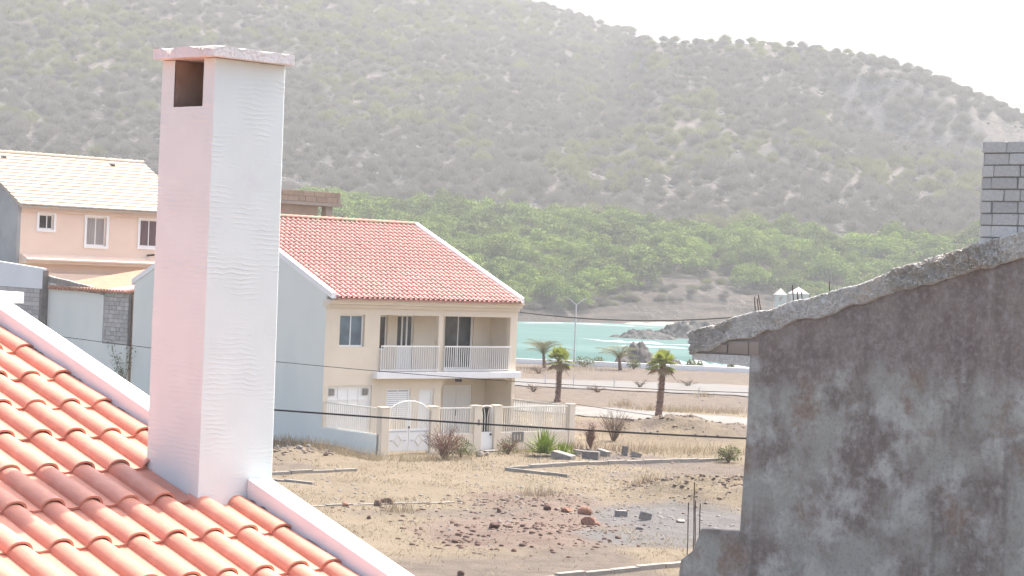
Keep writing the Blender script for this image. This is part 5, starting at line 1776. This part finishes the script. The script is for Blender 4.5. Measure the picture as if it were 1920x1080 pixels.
# climbing plant on the rear yard wall
w_, z_ = gu(232, 705, -0.05)
cl = root('climbing_plant', HF.P(-0.12, w_, 0), 'straggly climbing plant on the blue grey yard wall', 'plant')
mb_ = MB()
S0 = HF.P(-0.12, w_, 0)
lv = []
for (px, py), (tx, ty) in (((232, 735), (213, 648)), ((233, 715), (250, 655)), ((236, 728), (225, 670)), ((230, 740), (228, 690))):
    a, b = HF.P(-0.12, *gu(px, py, -0.12)), HF.P(-0.25, *gu(tx, ty, -0.12))
    mb_.tube([a - S0, (a + b) / 2 - S0 + np.array([0.05, 0, -0.1]), b - S0], [0.02, 0.015, 0.008], 4, False)
    for t in np.linspace(0.45, 1.05, 14):
        lv.append(a + (b - a) * t - S0)
attach(mb_, 'stems', M['twig'], cl)
lv = np.array(lv)
attach_leaves(leaves(340, lambda g, n: lv[g.integers(0, len(lv), n)] + g.normal(size=(n, 3)) * np.array([0.13, 0.13, 0.13]), 0.045, 12), 'leaves', M['shrubgreen'], cl)

# yuccas: rosettes of sword leaves
def yucca(px, py, n, L_, lab, seed):
    r_ = plant('yucca', px, py, lab, 'yucca', 'yuccas at the street wall')
    rg_ = random.Random(seed)
    for i in range(n):
        an = rg_.uniform(0, 6.283)
        el = math.radians(rg_.uniform(8, 85))
        l = L_ * rg_.uniform(0.75, 1.1)
        d = np.array([math.cos(an) * math.cos(el), math.sin(an) * math.cos(el), math.sin(el)])
        s = np.array([-math.sin(an), math.cos(an), 0])
        ct = np.array([rg_.gauss(0, .12), rg_.gauss(0, .12), 0.12])
        wd = 0.035
        mid = ct + d * l * 0.55
        tip = ct + d * l + np.array([0, 0, -0.12 * l * math.cos(el)])
        mb2 = MB().add([ct - s * wd * 0.6, ct + s * wd * 0.6, mid + s * wd, mid - s * wd, tip, ct + d * 0.02 + np.array([0, 0, -0.02]), mid + np.array([0, 0, -0.025])], [(0, 1, 2, 3), (3, 2, 4), (0, 3, 6, 5), (1, 5, 6, 2), (3, 4, 6), (2, 6, 4)])
        attach(mb2, 'leaf', M['yucca'], r_)
yucca(1019, 856, 90, 1.15, 'large bright green spiky yucca against the beige street wall', 1)
yucca(1057, 856, 36, 0.62, 'small green yucca beside the large one at the wall corner', 2)

# ------------------------------------------------------------------ palms
def fan_palm(px, py, topx, topy, tr, R_, lab, seed, nl=25):
    r_ = plant('fan_palm', px, py, lab, 'palm', 'fan palms by the pale road')
    rg_ = random.Random(seed)
    P0 = np.array(r_.location)
    T = aty(topx, topy, P0[1]) - P0
    mb2 = MB()
    n = 26
    pts, rad = [], []
    for i in range(n + 1):
        t = i / n
        pts.append(T * t + np.array([0.05 * math.sin(t * 3), 0, 0]))
        rad.append(tr * (1.12 - 0.35 * t + 0.12 * (i % 2) + 0.05 * rg_.random()) * (1.25 if t < 0.05 else 1))
    mb2.tube(pts, rad, 10)
    attach(mb2, 'trunk', M['trunk'], r_)
    bo = MB()
    for i in range(150):                      # old leaf bases on the trunk
        t = rg_.uniform(0.18, 1.0)
        an = rg_.uniform(0, 6.283)
        d = np.array([math.cos(an), math.sin(an), 0])
        c = T * t + d * tr * 0.8
        s = np.array([-d[1], d[0], 0]) * 0.035
        bo.add([c - s, c + s, c + d * 0.09 + np.array([0, 0, 0.10]), c + np.array([0, 0, 0.05])], [(0, 1, 2), (1, 3, 2), (3, 0, 2)])
    attach(bo, 'leaf_bases', M['trunk'], r_)
    for i in range(nl):
        an = i * 2.39996
        el = math.radians(-48 + 132 * (i / nl) ** 0.8 + rg_.uniform(-8, 8))
        dry = el < math.radians(-22)
        d = np.array([math.cos(an) * math.cos(el), math.sin(an) * math.cos(el), math.sin(el)])
        s = np.array([-math.sin(an), math.cos(an), 0])
        nrm = np.cross(s, d)
        Lp = R_ * rg_.uniform(0.42, 0.58)
        base = T + np.array([0, 0, -0.05])
        c = base + d * Lp
        mb2 = MB().tube([base, c], [0.016, 0.011], 4, False)
        nf = 15
        for k in range(nf):
            a = math.radians(-105 + 210 * k / (nf - 1))
            fd = d * math.cos(a) + s * math.sin(a)
            l = R_ * 0.62 * (0.72 + 0.28 * math.cos(a)) * rg_.uniform(0.9, 1.1)
            sd = -d * math.sin(a) + s * math.cos(a)
            m1 = c + fd * l * 0.6 + nrm * 0.02
            tip = c + fd * l + np.array([0, 0, -0.22 * l])
            mb2.add([c, m1 + sd * 0.045, tip, m1 - sd * 0.045], [(0, 1, 2, 3)])
        attach(mb2, 'frond', M['palmdry'] if dry else M['palmleaf'], r_)
fan_palm(1045, 753, 1049, 676, 0.145, 0.92, 'fan palm with slim dark trunk just past the yard wall', 3)
fan_palm(1233, 788, 1243, 682, 0.165, 0.88, 'fan palm with thicker trunk rising beside the dirt mound', 5)
def feather_palm(px, py, topx, topy, R_, lab, seed, nl=13):
    r_ = plant('feather_palm', px, py, lab, 'palm', 'young feather palms on the promenade')
    rg_ = random.Random(seed)
    P0 = np.array(r_.location)
    T = aty(topx, topy, P0[1]) - P0
    attach(MB().tube([np.zeros(3), T * 0.5, T], [0.17, 0.13, 0.10], 8), 'trunk', M['trunk'], r_)
    for i in range(nl):
        an = i * 2.39996 + rg_.uniform(-.3, .3)
        el = math.radians(rg_.uniform(38, 84))
        d = np.array([math.cos(an) * math.cos(el), math.sin(an) * math.cos(el), math.sin(el)])
        l = R_ * rg_.uniform(0.8, 1.15)
        pts = [T + d * l * t + np.array([0, 0, -0.5 * l * t * t]) + np.array([math.cos(an), math.sin(an), 0]) * 0.25 * l * t * t for t in np.linspace(0, 1, 8)]
        mb2 = MB().tube(pts, [0.02] * 7 + [0.006], 4, False)
        s = np.array([-math.sin(an), math.cos(an), 0])
        for k in range(1, 8):
            for h_ in (0, 0.5):
                p = pts[k - 1] + (pts[k] - pts[k - 1]) * h_
                fw_ = (pts[k] - pts[k - 1])
                fw_ /= np.linalg.norm(fw_)
                ll = 0.42 * R_ * math.sin(math.pi * min(0.97, (k + h_) / 8.6)) * 0.9 + 0.08
                for sg in (-1, 1):
                    tip = p + (s * sg * 0.8 + fw_ * 0.6) * ll + np.array([0, 0, -0.25 * ll])
                    mb2.add([p, p + fw_ * 0.05, tip], [(0, 1, 2)])
        attach(mb2, 'frond', M['cocoleaf'], r_)
feather_palm(1021, 690, 1019, 664, 2.3, 'young feather palm leaning on the promenade behind the slim fan palm', 3)
feather_palm(1163, 694, 1161, 672, 2.3, 'young feather palm on the promenade before the pointed rock', 8)

# ------------------------------------------------------------------ sea wall, street lamp, posts
sw_ = root('sea_wall', (12, 175, 0), 'long low white sea wall along the promenade', 'wall')
for i in range(24):
    x0 = -34 + i * 4.2
    MB().box(WORLD, x0 + 0.02, x0 + 4.18, -175.2, -174.85, -0.2, 0.40 + random.uniform(-.02, .02)).part('wall_section', M['white'], sw_, bevel=0.02)
LP = onz(1076, 684)
LP = np.array([LP[0], LP[1] if LP[1] < 174 else 173.5, 0])
LP = aty(1076.0, 684, 173.5); LP[2] = 0.0
lampr = root('street_lamp', LP, 'tall grey street lamp with two upswept arms by the sea wall', 'street lamp')
tp_ = aty(1080, 571, 173.5)
LT = tp_[2]
MB().tube([(LP[0], LP[1], -0.2), (LP[0], LP[1], 1.0), (LP[0], LP[1], LT)], [0.085, 0.08, 0.05], 8).part('pole', M['galv'], lampr)
for sg in (-1, 1):
    e = np.array([LP[0] + sg * 0.48, LP[1], LT + 0.36])
    arm = MB().tube([(LP[0], LP[1], LT - 0.02), e], [0.04, 0.035], 6).part('arm', M['galv'], lampr)
    MB().prism([e + np.array([sg * x, -0.11, z]) for x, z in ((-0.05, -0.03), (0.34, 0.13), (0.36, 0.19), (-0.02, 0.06))],
               [e + np.array([sg * x, 0.11, z]) for x, z in ((-0.05, -0.03), (0.34, 0.13), (0.36, 0.19), (-0.02, 0.06))]).part('lamp_head', M['galv'], arm)
for px, y0, y1 in ((1022, 722, 703), (1075, 726, 702), (1151, 728, 706), (1310, 747, 726)):
    q_ = gpt(px, y0)
    t_ = aty(px, y1, q_[1])
    MB().tube([q_ - np.array([0, 0, 0.2]), (q_[0], q_[1], t_[2])], 0.035, 6).thing('fence_post', M['galv'], 'thin grey fence post on the bare ground beyond the palms', 'post', 'thin fence posts')

# white huts across the bay
for i, (x0, x1, yb, yt, yr, lab) in enumerate(((1454, 1475, 561, 553, 540, 'small white hut with pointed roof above the far cliff'), (1482, 1516, 562, 551, 538, 'wider white hut with pointed roof beside the small one'))):
    Yd = 520.0
    a, b = aty(x0, yb, Yd), aty(x1, yb, Yd)
    zt_, zr2 = aty((x0 + x1) / 2, yt, Yd)[2], aty((x0 + x1) / 2, yr, Yd)[2]
    cxx, wd = (a[0] + b[0]) / 2, (b[0] - a[0]) / 2
    hr = root('white_hut', (cxx, Yd, a[2]), lab, 'hut', 'white huts across the bay')
    MB().holed(WORLD, cxx - wd, cxx + wd, a[2] - 2, zt_, -Yd, -Yd + 0.2, [(cxx - wd * 0.35, cxx - wd * 0.35 + 0.7, a[2] - 0.5, zt_ - 0.4)]).box(WORLD, cxx - wd, cxx - wd + .2, -Yd - 2 * wd, -Yd - .001, a[2] - 2, zt_).box(WORLD, cxx + wd - .2, cxx + wd, -Yd - 2 * wd, -Yd - .001, a[2] - 2, zt_).part('wall', M['hut'], hr)
    o_ = 0.25
    c = (cxx, Yd + wd, zr2)
    MB().add([(cxx - wd - o_, Yd - o_ - .2, zt_), (cxx + wd + o_, Yd - o_ - .2, zt_), (cxx + wd + o_, Yd + 2 * wd + o_, zt_), (cxx - wd - o_, Yd + 2 * wd + o_, zt_), c], [(0, 1, 4), (1, 2, 4), (2, 3, 4), (3, 0, 4), (3, 2, 1, 0)]).part('roof', M['hut'], hr)

# ------------------------------------------------------------------ trees of the far shore and brush on the hill
def crown_green(seed):
    g = np.random.default_rng(seed)
    nc = 26
    cl_ = []
    for i in range(nc):
        an = g.random() * 6.283
        r_ = 0.95 * g.random() ** 0.6
        h = 0.30 + 0.62 * (1 - r_ ** 2) * (0.6 + 0.5 * g.random()) + 0.08 * g.normal()
        cl_.append((r_ * math.cos(an), r_ * math.sin(an), max(0.18, h), 0.17 + 0.15 * g.random()))
    cl_ = np.array(cl_)
    n = 2600
    w_ = cl_[g.integers(0, nc, n)]
    d = g.normal(size=(n, 3))
    d /= np.linalg.norm(d, axis=1, keepdims=True)
    C_ = w_[:, :3] + d * (w_[:, 3:] * g.random((n, 1)) ** 0.35) * np.array([1.15, 1.15, 0.62])
    d1 = g.normal(size=(n, 3)); d1[:, 2] *= 0.45
    d1 /= np.linalg.norm(d1, axis=1, keepdims=True)
    e = np.cross(d1, g.normal(size=(n, 3)) * np.array([0.5, 0.5, 1]))
    e /= np.linalg.norm(e, axis=1, keepdims=True)
    s = 0.042 * (0.6 + 0.9 * g.random((n, 1)))
    V_ = np.stack([C_ - d1 * s, C_ + e * s * 0.7, C_ + d1 * s, C_ - e * s * 0.7], 1).reshape(-1, 3)
    return V_, np.arange(4 * n).reshape(-1, 4)
def to_mesh(name, VF, m):
    o = bulk(name, VF[0], VF[1], m, None)
    me_ = o.data
    bpy.data.objects.remove(o)
    return me_
def trunk_mesh(seed, m, hh=0.5, n=4, r0=0.035):
    rg_ = random.Random(seed)
    mb2 = MB()
    mb2.tube([(0, 0, -0.12), (0.02, 0.01, hh * 0.35)], [r0 * 1.3, r0], 6, False)
    for i in range(n):
        an = i * 6.283 / n + rg_.uniform(-.4, .4)
        o_ = rg_.uniform(0.3, 0.65)
        mb2.tube([(0.02, 0.01, hh * 0.32), (math.cos(an) * o_ * 0.5, math.sin(an) * o_ * 0.5, hh * 0.75), (math.cos(an) * o_, math.sin(an) * o_, hh * rg_.uniform(1.0, 1.35))], [r0 * 0.8, r0 * 0.55, r0 * 0.2], 5, False)
    return mb2.mesh('trunk', m)
def crown_brush(seed, leafy=0.0):
    g = np.random.default_rng(seed)
    V_, k = [], 0
    n = 620
    an = g.random(n) * 6.283
    out = g.random(n) ** 0.6
    top_ = np.stack([np.cos(an) * out, np.sin(an) * out, 0.42 + 0.55 * (1 - out ** 2) * (0.5 + 0.6 * g.random(n)) - 0.08 * g.random(n)], 1)
    st = top_ * np.array([0.45, 0.45, 0.42]) + g.normal(size=(n, 3)) * 0.10
    sd = g.normal(size=(n, 3))
    sd /= np.linalg.norm(sd, axis=1, keepdims=True)
    wv = 0.010 + 0.012 * g.random((n, 1))
    A_ = np.stack([st - sd * wv, st + sd * wv, top_ + sd * wv * 0.3, top_ - sd * wv * 0.3], 1)
    m_ = 1100
    an = g.random(m_) * 6.283
    out = g.random(m_) ** 0.5
    hgt = 0.40 + 0.6 * (1 - out ** 2) * (0.35 + 0.75 * g.random(m_))
    C_ = np.stack([np.cos(an) * out, np.sin(an) * out, hgt], 1) + g.normal(size=(m_, 3)) * 0.05
    d1 = g.normal(size=(m_, 3)); d1 /= np.linalg.norm(d1, axis=1, keepdims=True)
    e = np.cross(d1, g.normal(size=(m_, 3))); e /= np.linalg.norm(e, axis=1, keepdims=True)
    s = 0.03 * (0.5 + g.random((m_, 1)))
    B_ = np.stack([C_ - d1 * s * 1.3, C_ + e * s * 0.4, C_ + d1 * s * 1.3, C_ - e * s * 0.4], 1)
    V_ = np.concatenate([A_, B_]).reshape(-1, 3)
    return V_, np.arange(len(V_)).reshape(-1, 4)
GC = [to_mesh('crown', crown_green(200 + i), M['acacia']) for i in range(6)]
GT = [trunk_mesh(300 + i, M['bark'], 0.5, 4, 0.03) for i in range(3)]
BC = [to_mesh('crown', crown_brush(400 + i), M['brush']) for i in range(5)]
BC2 = [to_mesh('crown', crown_brush(430 + i), M['brushgreen']) for i in range(3)]
BT = [trunk_mesh(500 + i, M['bark'], 0.5, 5, 0.028) for i in range(4)]

def tree(name, x, y, z, R_, H_, crown, trunk, label, group):
    r_ = bpy.data.objects.new(name, None)
    COL.objects.link(r_)
    r_.location = (x, y, z)
    r_.rotation_euler = (0, 0, random.uniform(0, 6.28))
    r_.scale = (R_, R_, H_)
    r_['label'] = label
    r_['category'] = 'tree'
    r_['group'] = group
    for nm, me_ in (('trunk', trunk), ('crown', crown)):
        o = bpy.data.objects.new(nm, me_)
        COL.objects.link(o)
        o.parent = r_
    return r_

def poisson(cands, mind):
    out, cell = [], {}
    for x, y, d in cands:
        k_ = (int(x // 14), int(y // 14))
        ok = True
        for i in (-1, 0, 1):
            for j in (-1, 0, 1):
                for (ox, oy, od) in cell.get((k_[0] + i, k_[1] + j), ()):
                    if (ox - x) ** 2 + (oy - y) ** 2 < (0.5 * (od + d)) ** 2:
                        ok = False
                        break
                if not ok: break
            if not ok: break
        if ok:
            cell.setdefault(k_, []).append((x, y, d))
            out.append((x, y, d))
    return out

# green acacias on the shelf above the cliff
n = 5000
xp = RNG.uniform(560, 1880, n)
rad = 466 + 190 * RNG.random(n) ** 0.9
a_ = np.arctan((xp - 960) / F_PX)
xx, yy = rad * np.sin(a_), rad * np.cos(a_)
S_ = 457 + np.clip((xp - 980) * 0.13, -45, 70)
edge = 12 + 34 * sstep(1090, 1200, xp) * (1 - sstep(1330, 1480, xp))
top_r = 622 + 30 * (fbm(xp * 0.008, 0 * xp, 3, 83) - 0.4) - 25 * sstep(1100, 1250, xp) * (1 - sstep(1280, 1450, xp))
sparse = np.where(xp > 1380, 0.55, 0.97)
ok = (rad - S_ > edge) & (rad < top_r) & (RNG.random(n) < sparse)
hut = aty(1485, 560, 520)
ok &= ~((np.abs(xx - hut[0]) < 6) & (np.abs(yy - 522) < 14)) & ~((np.abs(xx - hut[0]) < 9) & (yy < 520) & (yy > 490))
c_ = [(x, y, d) for x, y, d in zip(xx[ok], yy[ok], RNG.uniform(4.6, 8.0, n)[ok])]
green = poisson(c_, 0)[:298]
gz_ = hill_z(np.array([g_[0] for g_ in green]), np.array([g_[1] for g_ in green]))
for i, ((x, y, d), z) in enumerate(zip(green, gz_)):
    R_ = d * random.uniform(0.86, 1.08)
    xpi = 960 + F_PX * x / y
    si = math.hypot(x, y) - (457 + min(70, max(-45, (xpi - 980) * 0.13)))
    if math.hypot(x - hut[0], y - 522) < 22: lab, grp = 'green acacia growing beside the white huts', 'acacias beside the white huts'
    elif si < 34: lab, grp = 'green acacia overhanging the bank right above the water', 'acacias on the bank above the water'
    elif math.hypot(x, y) > 598: lab, grp = 'green acacia at the upper edge of the grove, touching the stony hillside', 'acacias at the upper edge of the grove'
    elif 1180 < xpi < 1420 and si < 75: lab, grp = 'green acacia standing over the bare brown bank across the bay', 'acacias over the bare brown bank'
    elif R_ > 6.6: lab, grp = 'broad crowned green acacia in the middle of the far shore grove', 'broad acacias inside the grove'
    else: lab, grp = 'smaller green acacia among broader ones inside the far shore grove', 'smaller acacias inside the grove'
    tree('acacia_tree', x, y, z, R_, R_ * random.uniform(0.85, 1.15), GC[i % 6], GT[i % 3], lab, grp)
# leafless brush up the hill: the largest in view are trees of their own
n = 40000
xp = RNG.uniform(-260, 2180, n)
t_ = RNG.random(n)
rad = 618 + 582 * t_
a_ = np.arctan((xp - 960) / F_PX)
xx, yy = rad * np.sin(a_), rad * np.cos(a_)
Rr = 955 + 260 * (1 - sstep(1130, 1215, xp))
dn = sstep(0.30, 0.50, fbm(xx * 0.02, yy * 0.02, 4, 85)) * 0.85 + 0.15
dn = dn * (0.46 + 0.54 * sstep(690, 830, rad + 90 * (fbm(xx * 0.01, yy * 0.01, 3, 86) - 0.5)))
dn = dn * np.where(rad > Rr - 30, 1.6, 1.0)
stp = (hill_z(xx * (rad + 3) / rad, yy * (rad + 3) / rad) - hill_z(xx, yy)) / 3
ok = (rad < Rr + 4) & (RNG.random(n) < dn) & ((stp < 0.62) | (RNG.random(n) < 0.5))
c_ = [(x, y, d) for x, y, d in zip(xx[ok], yy[ok], RNG.uniform(2.6, 5.6, n)[ok])]
br = poisson(c_, 0)
br.sort(key=lambda q_: math.hypot(q_[0], q_[1]) / q_[2])
bz = hill_z(np.array([q_[0] for q_ in br]), np.array([q_[1] for q_ in br]))
greenish = fbm(np.array([q_[0] for q_ in br]) * 0.03, np.array([q_[1] for q_ in br]) * 0.03, 3, 87)
inview = 0
stuff = []
for i, ((x, y, d), z) in enumerate(zip(br, bz)):
    R_ = d * random.uniform(0.62, 0.85)
    xpi = 960 + F_PX * x / y
    if math.hypot(x, y) > 955 + 260 * (1 - float(sstep(1130, 1215, xpi))) - 45: R_ *= 0.8
    H_ = R_ * random.uniform(1.0, 1.5)
    pq = project([(x, y, z + H_)])[0]
    vis = -20 < pq[0] < 1940 and pq[1] > -15
    gflag = greenish[i] > 0.60 and random.random() < 0.75
    if vis and inview < 296:
        inview += 1
        rr_ = math.hypot(x, y)
        zone = 'scree just above the green grove' if rr_ < 665 else ('lower stony slope, a few trees up from the grove' if rr_ < 730 else 'middle of the stony hillside')
        if gflag:
            tree('hillside_tree', x, y, z, R_, H_, BC2[i % 3], BT[i % 4], 'sparse yellow green tree on the ' + zone, 'sparse green trees on the ' + zone)
        else:
            tree('hillside_tree', x, y, z, R_, H_, BC[i % 5], BT[i % 4], 'leafless grey brown tree on the ' + zone, 'leafless trees on the ' + zone)
    else:
        stuff.append((x, y, z, R_, H_, (5 + i % 3) if gflag else i % 5))
xq = RNG.uniform(985, 1460, 420)
rq = 457 + np.clip((xq - 980) * 0.13, -45, 70) + RNG.uniform(10, 62, 420)
aq_ = np.arctan((xq - 960) / F_PX)
for x, y, xx_ in zip(rq * np.sin(aq_), rq * np.cos(aq_), xq):
    if random.random() < (0.8 if xx_ < 1180 else 0.22):
        r_q = random.uniform(0.9, 2.4)
        stuff.append((x, y, float(hill_z(x, y)), r_q, r_q * random.uniform(0.8, 1.2), random.randint(0, 7)))
# the rest of the brush is one mass: points with instances
stuff = np.array(stuff)
pm = bpy.data.meshes.new('hillside_brush')
pm.vertices.add(len(stuff))
pm.vertices.foreach_set('co', stuff[:, :3].astype(np.float32).ravel())
at = pm.attributes.new('size', 'FLOAT_VECTOR', 'POINT')
at.data.foreach_set('vector', np.stack([stuff[:, 3], stuff[:, 3], stuff[:, 4]], 1).astype(np.float32).ravel())
at = pm.attributes.new('turn', 'FLOAT', 'POINT')
at.data.foreach_set('value', (RNG.random(len(stuff)) * 6.283).astype(np.float32))
at = pm.attributes.new('pick', 'INT', 'POINT')
at.data.foreach_set('value', stuff[:, 5].astype(np.int32))
bo_ = bpy.data.objects.new('hillside_brush', pm)
COL.objects.link(bo_)
bo_['kind'] = 'stuff'
bo_['label'] = 'grey leafless brush covering the far hillside'
bo_['category'] = 'brush'
ng = bpy.data.node_groups.new('brush_scatter', 'GeometryNodeTree')
ng.interface.new_socket('Geometry', in_out='INPUT', socket_type='NodeSocketGeometry')
ng.interface.new_socket('Geometry', in_out='OUTPUT', socket_type='NodeSocketGeometry')
N, L = ng.nodes, ng.links
gi, go = N.new('NodeGroupInput'), N.new('NodeGroupOutput')
jn = N.new('GeometryNodeJoinGeometry')
def named(nm, ty):
    a = N.new('GeometryNodeInputNamedAttribute')
    a.data_type = ty
    a.inputs['Name'].default_value = nm
    return a.outputs['Attribute']
pk, tn, sz = named('pick', 'INT'), named('turn', 'FLOAT'), named('size', 'FLOAT_VECTOR')
cxyz = N.new('ShaderNodeCombineXYZ')
L.new(tn, cxyz.inputs['Z'])
src = {}
for o in COL.objects:
    if o.name.startswith('crown') and o.data is not None:
        src.setdefault(o.data.name, o)
for k, me_ in enumerate(BC + BC2):
    if me_.name not in src: continue
    oi = N.new('GeometryNodeObjectInfo')
    oi.inputs['Object'].default_value = src[me_.name]
    oi.transform_space = 'ORIGINAL'
    cp = N.new('FunctionNodeCompare')
    cp.data_type = 'INT'
    cp.operation = 'EQUAL'
    L.new(pk, cp.inputs['A'] if False else [s_ for s_ in cp.inputs if s_.name == 'A' and s_.type == 'INT'][0])
    [s_ for s_ in cp.inputs if s_.name == 'B' and s_.type == 'INT'][0].default_value = k
    ip = N.new('GeometryNodeInstanceOnPoints')
    L.new(gi.outputs[0], ip.inputs['Points'])
    L.new(cp.outputs[0], ip.inputs['Selection'])
    L.new(oi.outputs['Geometry'], ip.inputs['Instance'])
    L.new(cxyz.outputs[0], ip.inputs['Rotation'])
    L.new(sz, ip.inputs['Scale'])
    L.new(ip.outputs[0], jn.inputs[0])
L.new(jn.outputs[0], go.inputs[0])
md = bo_.modifiers.new('scatter', 'NODES')
md.node_group = ng
# scree boulders
n = 34000
xp = RNG.uniform(-200, 2100, n)
rad = 606 + 460 * RNG.random(n) ** 2.0
a_ = np.arctan((xp - 960) / F_PX)
xx, yy = rad * np.sin(a_), rad * np.cos(a_)
ok = RNG.random(n) < sstep(0.42, 0.58, fbm(xx * 0.018, yy * 0.018, 4, 89)) + 0.12
xx, yy = xx[ok], yy[ok]
scatter_rocks('scree', np.column_stack([xx, yy, hill_z(xx, yy)]), 0.22 + 0.85 * RNG.random(len(xx)) ** 3, M['hillrock'], 'grey scree boulders strewn over the hillside', 'rocks', 0.7)

# ------------------------------------------------------------------ haze: the air between here and the hill
hz = MB().box(WORLD, -930, 930, -1640, 100, -12, 330)
hm = bpy.data.materials.new('sea_haze')
hm.use_nodes = True
hn = hm.node_tree
hn.nodes.remove(hn.nodes['Principled BSDF'])
pv = hn.nodes.new('ShaderNodeVolumePrincipled')
pv.inputs['Color'].default_value = (0.985, 0.985, 0.99, 1)
pv.inputs['Density'].default_value = 0.00031
pv.inputs['Anisotropy'].default_value = 0.0
hn.links.new(pv.outputs[0], hn.nodes['Material Output'].inputs['Volume'])
hzo = hz.part('haze', hm, None)
hzo['kind'] = 'stuff'
hzo['label'] = 'pale sea haze filling the air over bay and hill'
hzo['category'] = 'haze'
